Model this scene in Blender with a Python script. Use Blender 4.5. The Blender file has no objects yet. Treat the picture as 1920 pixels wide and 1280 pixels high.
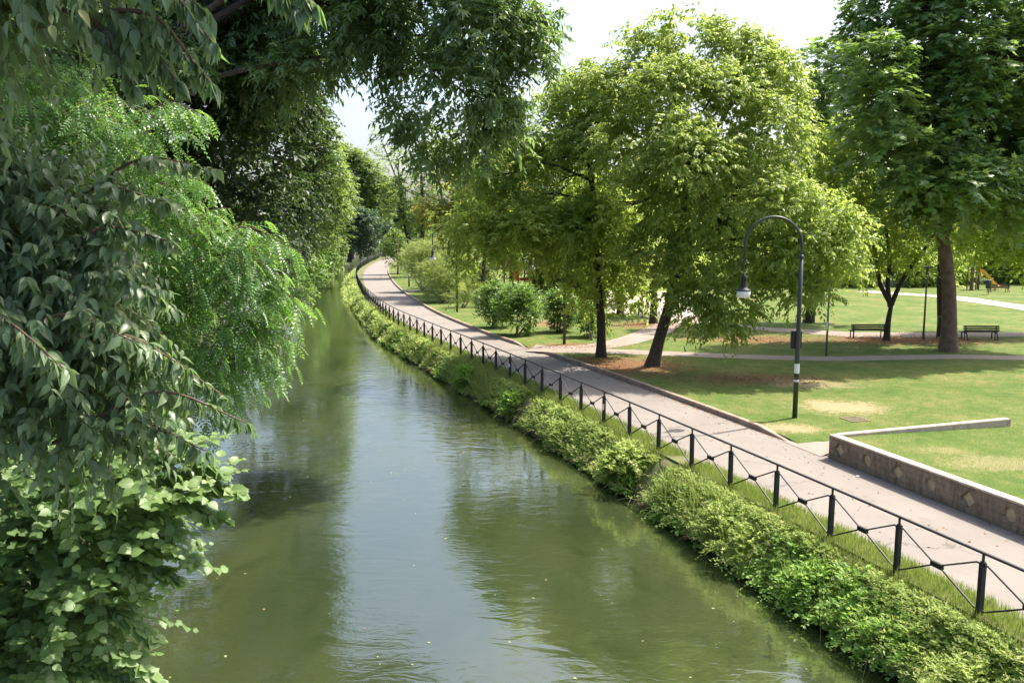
import bpy, bmesh, math, random
import numpy as np
from mathutils import Vector, Matrix

rng = np.random.default_rng(11)
random.seed(5)
SC = bpy.context.scene
COL = SC.collection

# ------------------------------------------------------------------ camera model
FPX = 1600.0
CAMZ = 6.2
TH = math.atan(204.0 / FPX)
CT, ST = math.cos(TH), math.sin(TH)

def ray(px, py):
    cx = (px - 960) / FPX
    cy = (640 - py) / FPX
    return np.array([cx, CT + cy * ST, -ST + cy * CT])

def G(px, py, z=0.0):                       # point of the level z seen at that pixel
    d = ray(px, py)
    return np.array([0, 0, CAMZ]) + d * ((z - CAMZ) / d[2])

def P(px, py, Y):                           # point at distance Y along that pixel
    d = ray(px, py)
    return np.array([0, 0, CAMZ]) + d * (Y / d[1])

LAWN = 0.10
WATER = -1.2

# ------------------------------------------------------------------ material helpers
def new_mat(name):
    m = bpy.data.materials.new(name)
    m.use_nodes = True
    nt = m.node_tree
    nt.nodes.clear()
    out = nt.nodes.new('ShaderNodeOutputMaterial')
    return m, nt, out

def N(nt, typ, **kw):
    n = nt.nodes.new(typ)
    for k, v in kw.items():
        if k.startswith('_'):
            setattr(n, k[1:], v)
        else:
            n.inputs[k.replace('__', ' ')].default_value = v
    return n

def L(nt, a, b):
    nt.links.new(a, b)

def rgba(c):
    return (c[0], c[1], c[2], 1.0)

def ramp(nt, stops, interp='LINEAR'):
    r = nt.nodes.new('ShaderNodeValToRGB')
    r.color_ramp.interpolation = interp
    e = r.color_ramp.elements
    while len(e) < len(stops):
        e.new(0.5)
    for i, (p, c) in enumerate(stops):
        e[i].position = p
        e[i].color = rgba(c) if len(c) == 3 else c
    return r

def noise(nt, vec, scale, detail=4.0, rough=0.55, dist=0.0):
    n = nt.nodes.new('ShaderNodeTexNoise')
    n.inputs['Scale'].default_value = scale
    n.inputs['Detail'].default_value = detail
    n.inputs['Roughness'].default_value = rough
    n.inputs['Distortion'].default_value = dist
    if vec is not None:
        L(nt, vec, n.inputs['Vector'])
    return n

def mixc(nt, fac, a, b, blend='MIX'):
    m = nt.nodes.new('ShaderNodeMix')
    m.data_type = 'RGBA'
    m.blend_type = blend
    for sock, val in ((m.inputs[0], fac), (m.inputs[6], a), (m.inputs[7], b)):
        if hasattr(val, 'is_linked'):
            L(nt, val, sock)
        elif isinstance(val, (int, float)):
            sock.default_value = val
        else:
            sock.default_value = rgba(val)
    return m.outputs[2]

def maprange(nt, v, a, b, c=0.0, d=1.0, smooth=False):
    m = nt.nodes.new('ShaderNodeMapRange')
    if smooth:
        m.interpolation_type = 'SMOOTHSTEP'
    m.inputs[1].default_value = a
    m.inputs[2].default_value = b
    m.inputs[3].default_value = c
    m.inputs[4].default_value = d
    L(nt, v, m.inputs[0])
    return m.outputs[0]

def mathn(nt, op, a, b=None):
    m = nt.nodes.new('ShaderNodeMath')
    m.operation = op
    for i, v in enumerate((a, b)):
        if v is None:
            continue
        if hasattr(v, 'is_linked'):
            L(nt, v, m.inputs[i])
        else:
            m.inputs[i].default_value = v
    return m.outputs[0]

def plain(name, c, rough=0.5, metal=0.0, c2=None, scale=8.0, bump=0.0, spec=0.5):
    m, nt, out = new_mat(name)
    b = N(nt, 'ShaderNodeBsdfPrincipled', Roughness=rough, Metallic=metal)
    b.inputs['Specular IOR Level'].default_value = spec
    tc = nt.nodes.new('ShaderNodeTexCoord')
    n = noise(nt, tc.outputs['Object'], scale, 6.0, 0.65)
    c2 = c2 or tuple(x * 0.7 for x in c)
    f = maprange(nt, n.outputs[0], 0.35, 0.68)
    L(nt, mixc(nt, f, c, c2), b.inputs['Base Color'])
    if bump:
        bp = N(nt, 'ShaderNodeBump', Strength=bump, Distance=0.02)
        L(nt, n.outputs[0], bp.inputs['Height'])
        L(nt, bp.outputs[0], b.inputs['Normal'])
    L(nt, b.outputs[0], out.inputs[0])
    return m

def leaf_mat(name, cols, trans, tfac=0.45, rough=0.45, spec=0.4, veins=False, under=None, nscale=0.35):
    """cols: three albedo colours picked by a per-leaf random number."""
    m, nt, out = new_mat(name)
    at = nt.nodes.new('ShaderNodeAttribute')
    at.attribute_name = 'rnd'
    tc = nt.nodes.new('ShaderNodeTexCoord')
    n = noise(nt, tc.outputs['Object'], nscale, 2.0)
    s = mathn(nt, 'ADD', mathn(nt, 'MULTIPLY', at.outputs['Fac'], 0.75),
              maprange(nt, n.outputs[0], 0.3, 0.7, -0.1, 0.35))
    old = tuple(x * y + z for x, y, z in zip(cols[2], (1.25, .95, .5), (.06, .02, 0)))
    r = ramp(nt, [(0.08, cols[0]), (0.5, cols[1]), (0.9, cols[2]), (1.0, old)])
    L(nt, s, r.inputs[0])
    col = r.outputs[0]
    r2 = ramp(nt, [(0.1, tuple(x * .75 for x in trans)), (0.9, trans)])
    L(nt, s, r2.inputs[0])
    tcol = r2.outputs[0]
    if veins:
        uv = nt.nodes.new('ShaderNodeUVMap')
        sp = nt.nodes.new('ShaderNodeSeparateXYZ')
        L(nt, uv.outputs[0], sp.inputs[0])
        au = mathn(nt, 'ABSOLUTE', sp.outputs[0])
        mid = maprange(nt, au, 0.02, 0.07, 1.0, 0.0)
        ph = mathn(nt, 'SUBTRACT', mathn(nt, 'MULTIPLY', sp.outputs[1], 42.0), mathn(nt, 'MULTIPLY', au, 26.0))
        sv = maprange(nt, mathn(nt, 'SINE', ph), 0.86, 1.0)
        v = mathn(nt, 'MINIMUM', mathn(nt, 'ADD', mid, mathn(nt, 'MULTIPLY', sv, 0.55)), 1.0)
        col = mixc(nt, mathn(nt, 'MULTIPLY', v, 0.35), col, tuple(min(1, x * 1.7 + .02) for x in cols[2]))
    if under is not None:
        geo = nt.nodes.new('ShaderNodeNewGeometry')
        col = mixc(nt, mathn(nt, 'MULTIPLY', geo.outputs['Backfacing'], 0.8), col, under)
    b = N(nt, 'ShaderNodeBsdfPrincipled', Roughness=rough)
    b.inputs['Specular IOR Level'].default_value = spec
    L(nt, col, b.inputs['Base Color'])
    t = nt.nodes.new('ShaderNodeBsdfTranslucent')
    L(nt, tcol, t.inputs[0])
    mx = nt.nodes.new('ShaderNodeMixShader')
    mx.inputs[0].default_value = tfac
    L(nt, b.outputs[0], mx.inputs[1])
    L(nt, t.outputs[0], mx.inputs[2])
    L(nt, mx.outputs[0], out.inputs[0])
    return m

# ------------------------------------------------------------------ object helpers
def tag(o, label=None, cat=None, group=None, kind=None):
    if label: o['label'] = label
    if cat: o['category'] = cat
    if group: o['group'] = group
    if kind: o['kind'] = kind
    return o

def empty(name, loc=(0, 0, 0), rz=0.0):
    o = bpy.data.objects.new(name, None)
    COL.objects.link(o)
    o.location = tuple(float(v) for v in loc)
    o.rotation_euler = (0, 0, rz)
    return o

def thing(name, label, cat, loc=(0, 0, 0), rz=0.0, group=None):
    return tag(empty(name, loc, rz), label, cat, group)

def link(name, me, parent=None):
    o = bpy.data.objects.new(name, me)
    COL.objects.link(o)
    if parent is not None:
        o.parent = parent
    return o

def mk(name, V, F, mat, parent=None, rnd=None, uv=None, smooth=False, off=None):
    """V (n,3); F (m,k) array of one face size."""
    V = np.asarray(V, dtype=np.float32)
    F = np.asarray(F, dtype=np.int32)
    if off is not None:
        V = V - np.asarray(off, dtype=np.float32)
    me = bpy.data.meshes.new(name)
    k = F.shape[1]
    me.vertices.add(len(V))
    me.vertices.foreach_set('co', V.ravel())
    me.loops.add(F.size)
    me.loops.foreach_set('vertex_index', F.ravel())
    me.polygons.add(len(F))
    me.polygons.foreach_set('loop_start', np.arange(0, F.size, k, dtype=np.int32))
    if smooth:
        me.polygons.foreach_set('use_smooth', np.ones(len(F), dtype=bool))
    if rnd is not None:
        a = me.attributes.new('rnd', 'FLOAT', 'FACE')
        a.data.foreach_set('value', np.asarray(rnd, dtype=np.float32))
    if uv is not None:
        u = me.uv_layers.new(name='UVMap')
        u.data.foreach_set('uv', np.asarray(uv, dtype=np.float32)[F.ravel()].ravel())
    me.update(calc_edges=True)
    me.materials.append(mat)
    return link(name, me, parent)

class MB:
    """collects boxes, tubes and prisms into one mesh"""
    def __init__(s):
        s.v = []; s.f = []
    def add(s, v, f):
        b = len(s.v)
        s.v += [tuple(float(c) for c in p) for p in v]
        s.f += [tuple(b + i for i in q) for q in f]
    def box(s, c, size, rz=0.0, M=None):
        hx, hy, hz = (x / 2 for x in size)
        vs = [Vector((x, y, z)) for x in (-hx, hx) for y in (-hy, hy) for z in (-hz, hz)]
        R = M if M is not None else Matrix.Rotation(rz, 3, 'Z')
        c = Vector(tuple(float(v) for v in c))
        s.add([R @ v + c for v in vs], [(0, 1, 3, 2), (4, 6, 7, 5), (0, 4, 5, 1), (2, 3, 7, 6), (0, 2, 6, 4), (1, 5, 7, 3)])
    def bar(s, a, b, w, h):
        a = Vector(a); b = Vector(b); d = b - a
        x = d.normalized()
        up = Vector((0, 0, 1)) if abs(x.z) < .99 else Vector((0, 1, 0))
        y = up.cross(x).normalized(); z = x.cross(y)
        s.box((a + b) / 2, (d.length, w, h), M=Matrix((x, y, z)).transposed())
    def tube(s, pts, radii, n=8, caps=True):
        V, F = tube_arrays(pts, radii, n)
        s.add(V, F.tolist())
        if caps:
            b = len(s.v) - len(V)
            s.f.append(tuple(b + i for i in range(n))[::-1])
            s.f.append(tuple(b + len(V) - n + i for i in range(n)))
    def lathe(s, prof, c=(0, 0, 0), n=16):
        V = []; F = []
        for r, z in prof:
            for i in range(n):
                a = 2 * math.pi * i / n
                V.append((c[0] + r * math.cos(a), c[1] + r * math.sin(a), c[2] + z))
        for j in range(len(prof) - 1):
            for i in range(n):
                k = (i + 1) % n
                F.append((j * n + i, j * n + k, (j + 1) * n + k, (j + 1) * n + i))
        F.append(tuple(range(n))[::-1])
        F.append(tuple((len(prof) - 1) * n + i for i in range(n)))
        s.add(V, F)
    def mesh(s, name, mat, smooth=False, bevel=0.0):
        me = bpy.data.meshes.new(name)
        me.from_pydata(s.v, [], s.f)
        if bevel:
            bm = bmesh.new(); bm.from_mesh(me)
            bmesh.ops.bevel(bm, geom=[e for e in bm.edges if e.is_manifold and e.calc_face_angle(0) > 0.6], offset=bevel, segments=2, affect='EDGES', clamp_overlap=True)
            bm.to_mesh(me); bm.free()
        if smooth:
            for p in me.polygons: p.use_smooth = True
        me.materials.append(mat)
        me.update()
        return me
    def build(s, name, mat, parent=None, smooth=False, bevel=0.0):
        return link(name, s.mesh(name, mat, smooth, bevel), parent)

def nrm(a):
    return a / np.maximum(np.linalg.norm(a, axis=-1, keepdims=True), 1e-9)

def tube_arrays(pts, radii, n=8):
    pts = np.asarray(pts, float)
    m = len(pts)
    radii = np.broadcast_to(np.asarray(radii, float), (m,))
    t = np.gradient(pts, axis=0); t = nrm(t)
    ref = np.array([0.13, 0.97, 0.2]) if abs(t[0][2]) > .8 else np.array([0, 0, 1.0])
    u = nrm(np.cross(t, ref)); w = np.cross(u, t)
    a = np.linspace(0, 2 * np.pi, n, endpoint=False)
    V = pts[:, None] + radii[:, None, None] * (np.cos(a)[None, :, None] * u[:, None] + np.sin(a)[None, :, None] * w[:, None])
    F = []
    for j in range(m - 1):
        for i in range(n):
            k = (i + 1) % n
            F.append((j * n + i, j * n + k, (j + 1) * n + k, (j + 1) * n + i))
    return V.reshape(-1, 3), np.array(F, dtype=np.int32)

def smooth_line(pts, n):
    """Catmull-Rom through the points, n samples"""
    p = np.asarray(pts, float)
    if len(p) == 2:
        return p[0] + (p[1] - p[0]) * np.linspace(0, 1, n)[:, None]
    q = np.vstack([2 * p[0] - p[1], p, 2 * p[-1] - p[-2]])
    t = np.linspace(0, len(p) - 1 - 1e-6, n)
    i = t.astype(int); f = (t - i)[:, None]
    a, b, c, d = q[i], q[i + 1], q[i + 2], q[i + 3]
    return .5 * (2 * b + (c - a) * f + (2 * a - 5 * b + 4 * c - d) * f ** 2 + (3 * b - a - 3 * c + d) * f ** 3)

# ------------------------------------------------------------------ leaf templates (x across, y along, z normal)
def tmpl_strip(ys, ws, bend=0.15, fold=0.12):
    V = []; F = []; UV = []
    for y, w in zip(ys, ws):
        z = -bend * y * y
        V += [(-w, y, z + fold * w), (0, y, z), (w, y, z + fold * w)]
        UV += [(-1, y), (0, y), (1, y)]
    for j in range(len(ys) - 1):
        a = j * 3; b = a + 3
        for q in ((a, a + 1, b + 1, b), (a + 1, a + 2, b + 2, b + 1)):
            F += [(q[0], q[1], q[2]), (q[0], q[2], q[3])]
    return np.array(V), np.array(F), np.array(UV)

T_SIMPLE = (np.array([(0, 0, 0), (.27, .42, .07), (0, 1, -.12), (-.27, .42, .07)], float),
            np.array([(0, 1, 2), (0, 2, 3)]), None)
T_LONG = (np.array([(0, 0, 0), (.18, .38, .05), (0, 1, -.15), (-.18, .38, .05)], float),
          np.array([(0, 1, 2), (0, 2, 3)]), None)
T_WIDE = (np.array([(0, 0, 0), (.42, .35, .06), (.25, .8, .0), (0, 1, -.1), (-.25, .8, .0), (-.42, .35, .06)], float),
          np.array([(0, 1, 2), (0, 2, 3), (0, 3, 4), (0, 4, 5)]), None)
T_OVATE = tmpl_strip([0, .08, .2, .38, .58, .77, .9, 1.0], [.005, .12, .19, .215, .165, .08, .028, .002], .28, .35)
T_ROUND = tmpl_strip([-.06, .05, .16, .25, .36, .44, .56, .63, .74, .86, 1.0], [.12, .36, .40, .48, .42, .47, .35, .38, .23, .12, .003], .16, .22)
T_BLADE = (np.array([(-.035, 0, 0), (.035, 0, 0), (.025, .55, -.05), (-.025, .55, -.05), (0, 1, -.32)], float),
           np.array([(0, 1, 2), (0, 2, 3), (3, 2, 4)]), None)

T_REED = tmpl_strip([0, .3, .6, .85, 1.0], [.012, .016, .014, .008, .001], .45, .3)[:2] + (None,)

def tmpl_plane():
    ang = [90, 60, 38, 20, -5, -35, -75]
    rad = [1.0, .45, .82, .42, .62, .3, .2]
    pts = [(0, .25, 0)]
    for a, r in zip(ang, rad):
        pts.append((r * math.cos(math.radians(a)) * .62, .25 + r * .75 * math.sin(math.radians(a)), -.12 * r))
    for a, r in list(zip(ang, rad))[::-1][:-1]:
        pts.append((-r * math.cos(math.radians(a)) * .62, .25 + r * .75 * math.sin(math.radians(a)), -.12 * r))
    n = len(pts) - 1
    F = [(0, 1 + (i + 1) % n, 1 + i) for i in range(n)]
    return np.array(pts), np.array(F), None
T_PLANE = tmpl_plane()

def tmpl_pinnate(pairs=7, lw=.055, ll=.17, sag=.35):
    V = []; F = []
    def zc(y): return -sag * y * y
    # rachis
    ys = [0, .35, .7, 1.0]
    for y in ys:
        V += [(-.006, y, zc(y)), (.006, y, zc(y))]
    for j in range(3):
        a = 2 * j
        F += [(a, a + 1, a + 3), (a, a + 3, a + 2)]
    for i in range(pairs):
        y = .16 + .8 * i / (pairs - 1)
        sc = 1.0 - .35 * abs(i / (pairs - 1) - .4)
        for s in (-1, 1):
            b = len(V); z = zc(y)
            l = ll * sc; w = lw * sc
            V += [(s * .006, y, z), (s * l * .5, y + .03 + w, z - .01), (s * l, y + .05, z - .045), (s * l * .5, y + .03 - w, z - .01)]
            F += [(b, b + 1, b + 2), (b, b + 2, b + 3)] if s < 0 else [(b, b + 2, b + 1), (b, b + 3, b + 2)]
    b = len(V); z = zc(1.0)
    V += [(0, 1, z), (lw, 1.07, z - .03), (0, 1 + ll, z - .1), (-lw, 1.07, z - .03)]
    F += [(b, b + 1, b + 2), (b, b + 2, b + 3)]
    return np.array(V), np.array(F), None
T_PINN = tmpl_pinnate()
T_FEATHER = tmpl_pinnate(6, .03, .2, .3)

def place_leaves(Pp, Fd, Nn, S, tm):
    tv, tf, uv = tm
    Fd = nrm(Fd)
    sd = nrm(np.cross(Fd, Nn))
    nn = np.cross(sd, Fd)
    V = (tv[None, :, 0:1] * sd[:, None] + tv[None, :, 1:2] * Fd[:, None] + tv[None, :, 2:3] * nn[:, None]) * S[:, None, None] + Pp[:, None]
    n, k = len(Pp), len(tv)
    F = tf[None] + (np.arange(n) * k)[:, None, None]
    return V.reshape(-1, 3), F.reshape(-1, 3), (np.tile(uv, (n, 1)) if uv is not None else None)

def leaves_on_shoots(o, d, Ln, k, size, droop=.3, hang=.4, spread=.8, jit=.35, svar=.4, up=(0, 0, 1), rg=None, nj=.45):
    rg = rg or rng
    n = len(o)
    t = (np.arange(k) + .6) / k
    pp = o[:, None] + d[:, None] * (Ln[:, None] * t[None])[..., None]
    pp[..., 2] -= droop * Ln[:, None] * t[None] ** 2
    side = nrm(np.cross(d, np.array([0.01, 0.02, 1.0])))
    alt = np.where(np.arange(k) % 2 == 0, 1.0, -1.0)
    f = side[:, None] * (alt * spread)[None, :, None] + d[:, None] * .55 + rg.normal(0, jit, (n, k, 3))
    f[..., 2] -= hang
    nr = np.array(up)[None, None] + rg.normal(0, nj, (n, k, 3)) + d[:, None] * .35
    S = size * (1 + rg.uniform(-svar, svar, (n, k))) * (1.05 - .35 * t[None] ** 2)
    r = (rg.random((n, 1)) * .6 + rg.random((n, k)) * .4)
    return pp.reshape(-1, 3), f.reshape(-1, 3), nr.reshape(-1, 3), S.ravel(), r.ravel()

def twig_arrays(o, d, Ln, droop, r0, m=5):
    n = len(o)
    t = np.linspace(0, 1, m)
    pp = o[:, None] + d[:, None] * (Ln[:, None] * t[None])[..., None]
    pp[..., 2] -= droop * Ln[:, None] * t[None] ** 2
    u = nrm(np.cross(d, np.array([0.03, 0.05, 1.0]))); w = np.cross(u, d)
    a = np.array([0, 2.094, 4.189])
    rad = r0 * (1 - .75 * t)
    V = pp[:, :, None] + rad[None, :, None, None] * (np.cos(a)[None, None, :, None] * u[:, None, None] + np.sin(a)[None, None, :, None] * w[:, None, None])
    F = []
    for j in range(m - 1):
        for i in range(3):
            k = (i + 1) % 3
            F.append((j * 3 + i, j * 3 + k, (j + 1) * 3 + k, (j + 1) * 3 + i))
    F = np.array(F)[None] + (np.arange(n) * m * 3)[:, None, None]
    return V.reshape(-1, 3), F.reshape(-1, 4)

def gap(p, s, rg):
    ph = rg.uniform(0, 6.28, 6)
    x, y, z = p[:, 0] * s, p[:, 1] * s, p[:, 2] * s
    return (np.sin(x + ph[0] + 1.3 * np.sin(y * .7 + ph[3])) + np.sin(1.1 * y + ph[1] + 1.2 * np.sin(z * .8 + ph[4])) + np.sin(1.2 * z + ph[2] + 1.1 * np.sin(x * .9 + ph[5]))) / 3

def blob_shoots(blobs, dens, rg, inner=.5, upbias=.25, dirz=-.05, gapt=-.35, gaps=1.6, bias=None, under=.5):
    """shoots (origin, direction) in the outer shells of the blobs"""
    O = []; D = []
    for (x, y, z, r) in blobs:
        n = max(4, int(dens * 4 * math.pi * r * r))
        u = nrm(rg.normal(0, 1, (n, 3)))
        u[:, 2] += upbias; u = nrm(u)
        keep = (u[:, 2] > -.35) | (rg.random(n) < under)
        u = u[keep]; n = len(u)
        rad = r * (inner + (1 - inner) * np.sqrt(rg.random(n)))
        sq = np.array([1.0, 1.0, .85])
        o = np.array([x, y, z]) + u * rad[:, None] * sq
        d = u + rg.normal(0, .35, (n, 3)); d[:, 2] += dirz
        if bias is not None:
            d += np.array(bias)
        O.append(o); D.append(nrm(d))
    O = np.vstack(O); D = np.vstack(D)
    if gapt is not None:
        k = gap(O, gaps, rg) > gapt + rg.normal(0, .12, len(O))
        O, D = O[k], D[k]
    return O, D

def crown_mesh(name, blobs, mat, tm, dens, k, size, Lsh, parent, off, rg, droop=.25, hang=.4, spread=.8, twigs=None, twig_r=.006, extra=None, jit=.35, nj=.45, up=(0, 0, 1), **kw):
    O, D = blob_shoots(blobs, dens, rg, **kw)
    if extra is not None:
        O = np.vstack([O, extra[0]]); D = np.vstack([D, extra[1]])
    Ln = Lsh * (1 + rg.uniform(-.35, .35, len(O)))
    if extra is not None and len(extra) > 2:
        Ln[-len(extra[2]):] *= extra[2]
    pp, f, nr, S, r = leaves_on_shoots(O, D, Ln, k, size, droop, hang, spread, jit=jit, rg=rg, nj=nj, up=up)
    V, F, uv = place_leaves(pp, f, nr, S, tm)
    o = mk(name, V, F, mat, parent, rnd=np.repeat(r, len(tm[1])), uv=uv, off=off)
    if twigs is not None:
        V, F = twig_arrays(O, D, Ln, droop, twig_r)
        mk('twigs', V, F, twigs, parent, off=off)
    return o, len(pp)

def limb_mesh(name, a, b, r0, r1, mat, parent, off, rg, blob=None, nsub=5, sag=.12):
    a = np.array(a, float); b = np.array(b, float)
    d = b - a; ln = np.linalg.norm(d)
    m1 = a + d * .35 + np.array([0, 0, sag * ln]) + rg.normal(0, .05 * ln, 3)
    m2 = a + d * .7 + np.array([0, 0, sag * .8 * ln]) + rg.normal(0, .05 * ln, 3)
    pts = smooth_line([a, m1, m2, b], 9)
    V, F = tube_arrays(pts, np.linspace(r0, r1, 9), 6)
    VV = [V]; FF = [F]; nb = len(V)
    if blob is not None:
        for _ in range(nsub):
            u = nrm(rg.normal(0, 1, 3)); u[2] = abs(u[2]) * .8 - .2
            j = rg.integers(5, 9)
            e = np.array(blob[:3]) + u * blob[3] * .85
            mm = (pts[j] + e) / 2 + rg.normal(0, .08 * blob[3], 3)
            V, F = tube_arrays(smooth_line([pts[j], mm, e], 5), np.linspace(r1 * .8 + .004, .006, 5), 4)
            VV.append(V); FF.append(F + nb); nb += len(V)
    return mk(name, np.vstack(VV), np.vstack(FF), mat, parent, off=off, smooth=True)

def tree(name, label, cat, trunk, tr, blobs, mat, bark, spec, group=None, nlimbs=10, forks=(), seed=0, lr=.3):
    rg = np.random.default_rng(1000 + seed)
    base = np.array(trunk[0], float)
    root = thing(name, label, cat, base, 0, group)
    pts = smooth_line(trunk, 14)
    rad = np.interp(np.linspace(0, 1, 14), [0, .06, .15, 1], [tr * 1.45, tr * 1.15, tr, tr * .6])
    V, F = tube_arrays(pts, rad, 12)
    mk('trunk', V, F, bark, root, off=base, smooth=True)
    for fk in forks:
        q = smooth_line(fk, 10)
        V, F = tube_arrays(q, np.linspace(tr * .75, tr * .35, 10), 9)
        mk('limb', V, F, bark, root, off=base, smooth=True)
    starts = [pts] + [smooth_line(f, 10) for f in forks]
    order = np.argsort([-b[3] + rg.random() * .3 for b in blobs])[:nlimbs]
    for i in order:
        b = blobs[i]
        allp = np.vstack([s[int(len(s) * .45):] for s in starts])
        below = allp[allp[:, 2] < b[2] + .5]
        if len(below) == 0: below = allp[:1]
        dd = np.linalg.norm(below - np.array(b[:3]), axis=1) - .5 * (below[:, 2] - base[2])
        s0 = below[np.argmin(dd)]
        limb_mesh('limb', s0, b[:3], tr * lr, tr * .08 + .01, bark, root, base, rg, b)
    o, n = crown_mesh('crown', blobs, mat, spec['tm'], spec['dens'], spec['k'], spec['size'], spec['L'], root, base, rg,
                      **{k: v for k, v in spec.items() if k not in ('tm', 'dens', 'k', 'size', 'L')})
    LEAVES.append((name, n))
    return root

LEAVES = []

def PB(lst):                                # blobs from (px, py, distance, radius px)
    out = []
    for px, py, Y, r in lst:
        c = P(px, py, Y)
        out.append((c[0], c[1], c[2], r * Y / FPX))
    return out

def PT(lst, Y):
    return [P(x, y, Y) for x, y in lst]

def auto_blobs(c, h0, h1, R, n, rg, br=(.3, .42), flat=1.0):
    out = []
    for i in range(n):
        u = nrm(rg.normal(0, 1, 3))
        f = rg.uniform(.35, .78)
        zc = (h0 + h1) / 2; hz = (h1 - h0) / 2
        taper = 1.0
        out.append((c[0] + u[0] * R * f * taper, c[1] + u[1] * R * f, c[2] + zc + u[2] * hz * f * flat, R * rg.uniform(*br)))
    return out

def copy_tree(o, parent=None):
    c = o.copy()
    COL.objects.link(c)
    c.parent = parent
    for ch in list(o.children):
        copy_tree(ch, c)
    return c

# ------------------------------------------------------------------ materials
M = {}
M['bark'] = plain('bark_brown', (.10, .07, .05), .9, c2=(.035, .025, .02), scale=9, bump=.8)
M['bark_dark'] = plain('bark_dark', (.055, .042, .033), .9, c2=(.02, .016, .013), scale=8, bump=.8)
M['bark_plane'] = plain('bark_plane', (.19, .12, .08), .85, c2=(.09, .052, .036), scale=3.2, bump=.5)
M['twig'] = plain('twig_brown', (.14, .085, .05), .8, c2=(.09, .06, .035), scale=6)
M['iron'] = plain('iron_paint', (.018, .020, .022), .55, .0, c2=(.026, .026, .028), scale=14, spec=.28)
def iron_worn():
    m, nt, out = new_mat('iron_paint_worn')
    tc = nt.nodes.new('ShaderNodeTexCoord')
    a = noise(nt, tc.outputs['Object'], 26, 5, .7); b_ = noise(nt, tc.outputs['Object'], 3.0, 3, .6)
    col = mixc(nt, maprange(nt, b_.outputs[0], .35, .7), (.016, .018, .02), (.035, .036, .037))
    col = mixc(nt, maprange(nt, a.outputs[0], .66, .74, 0, .8), col, (.13, .06, .03))
    b = N(nt, 'ShaderNodeBsdfPrincipled', Roughness=.55); b.inputs['Specular IOR Level'].default_value = .28
    L(nt, col, b.inputs['Base Color'])
    bp = N(nt, 'ShaderNodeBump', Strength=.25, Distance=.004); L(nt, a.outputs[0], bp.inputs['Height']); L(nt, bp.outputs[0], b.inputs['Normal'])
    L(nt, b.outputs[0], out.inputs[0]); return m
M['iron'] = iron_worn()
M['pole'] = plain('pole_paint', (.05, .06, .06), .42, .3, c2=(.035, .042, .042), scale=6)
M['pole_grey'] = plain('pole_grey', (.16, .17, .165), .5, .4, c2=(.1, .11, .1), scale=6)
M['shade'] = plain('lamp_shade_white', (.78, .76, .73), .3, c2=(.68, .66, .62), scale=4)
M['white'] = plain('sticker_white', (.75, .75, .75), .6, c2=(.6, .6, .6), scale=20)
M['black'] = plain('black_plastic', (.012, .012, .013), .45, c2=(.02, .02, .02), scale=10)
M['wood_dark'] = plain('bench_wood', (.035, .025, .02), .6, c2=(.02, .016, .014), scale=5)
M['bin'] = plain('bin_paint', (.03, .045, .045), .5, c2=(.02, .03, .03), scale=5)
M['orange'] = plain('orange_panel', (.85, .15, .03), .45, c2=(.75, .12, .03), scale=3)
M['yellow'] = plain('yellow_plastic', (.85, .42, .03), .4, c2=(.75, .35, .03), scale=3)
M['redbrown'] = plain('redbrown_sheet', (.25, .10, .06), .7, c2=(.16, .07, .05), scale=5)
M['timber'] = plain('timber_post', (.16, .10, .06), .8, c2=(.10, .065, .04), scale=5)

# foliage
M['lf_hack'] = leaf_mat('hackberry_leaf', [(.10, .16, .03), (.18, .25, .045), (.30, .36, .08)], (.56, .70, .14), .5, .45, .4, nscale=.5)
M['lf_hack2'] = leaf_mat('maple_leaf', [(.10, .165, .03), (.18, .26, .045), (.29, .35, .075)], (.58, .74, .13), .53, .45, .4, nscale=.5)
M['lf_plane'] = leaf_mat('plane_leaf', [(.05, .115, .035), (.10, .19, .055), (.32, .39, .22)], (.40, .60, .10), .42, .36, .6, under=(.22, .27, .17))
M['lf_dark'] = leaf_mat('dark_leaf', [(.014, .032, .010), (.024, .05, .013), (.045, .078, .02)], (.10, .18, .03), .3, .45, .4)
M['lf_over'] = leaf_mat('overhang_leaf', [(.05, .10, .04), (.10, .165, .062), (.20, .26, .12)], (.30, .46, .10), .42, .40, .5)
M['lf_near'] = leaf_mat('near_leaf', [(.075, .135, .065), (.115, .185, .09), (.19, .26, .13)], (.28, .44, .12), .42, .40, .6, veins=True, under=(.12, .18, .085))
M['lf_round'] = leaf_mat('round_leaf', [(.09, .165, .052), (.145, .232, .08), (.22, .30, .115)], (.32, .5, .09), .42, .45, .4, veins=True, under=(.14, .19, .10))
M['lf_locust'] = leaf_mat('locust_leaf', [(.055, .14, .04), (.10, .22, .06), (.2, .32, .11)], (.32, .56, .09), .45, .36, .6)
M['lf_yellow'] = leaf_mat('yellowing_leaf', [(.09, .13, .025), (.17, .19, .03), (.30, .25, .05)], (.48, .48, .07), .45)
M['lf_far'] = leaf_mat('far_leaf', [(.055, .115, .035), (.095, .165, .045), (.16, .22, .065)], (.36, .5, .09), .45)
M['lf_conifer'] = leaf_mat('cedar_leaf', [(.03, .07, .035), (.05, .10, .05), (.09, .15, .07)], (.16, .26, .10), .3)
M['lf_tam'] = leaf_mat('tamarisk_leaf', [(.16, .24, .07), (.24, .31, .09), (.34, .36, .13)], (.5, .6, .14), .45)
M['lf_shrub'] = leaf_mat('shrub_leaf', [(.05, .12, .025), (.09, .18, .04), (.16, .26, .07)], (.34, .54, .08), .42, .36, .55)
M['lf_weed'] = leaf_mat('weed_leaf', [(.18, .28, .05), (.31, .40, .09), (.52, .50, .24)], (.58, .72, .2), .48, .5, .35, nscale=.8)
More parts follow.
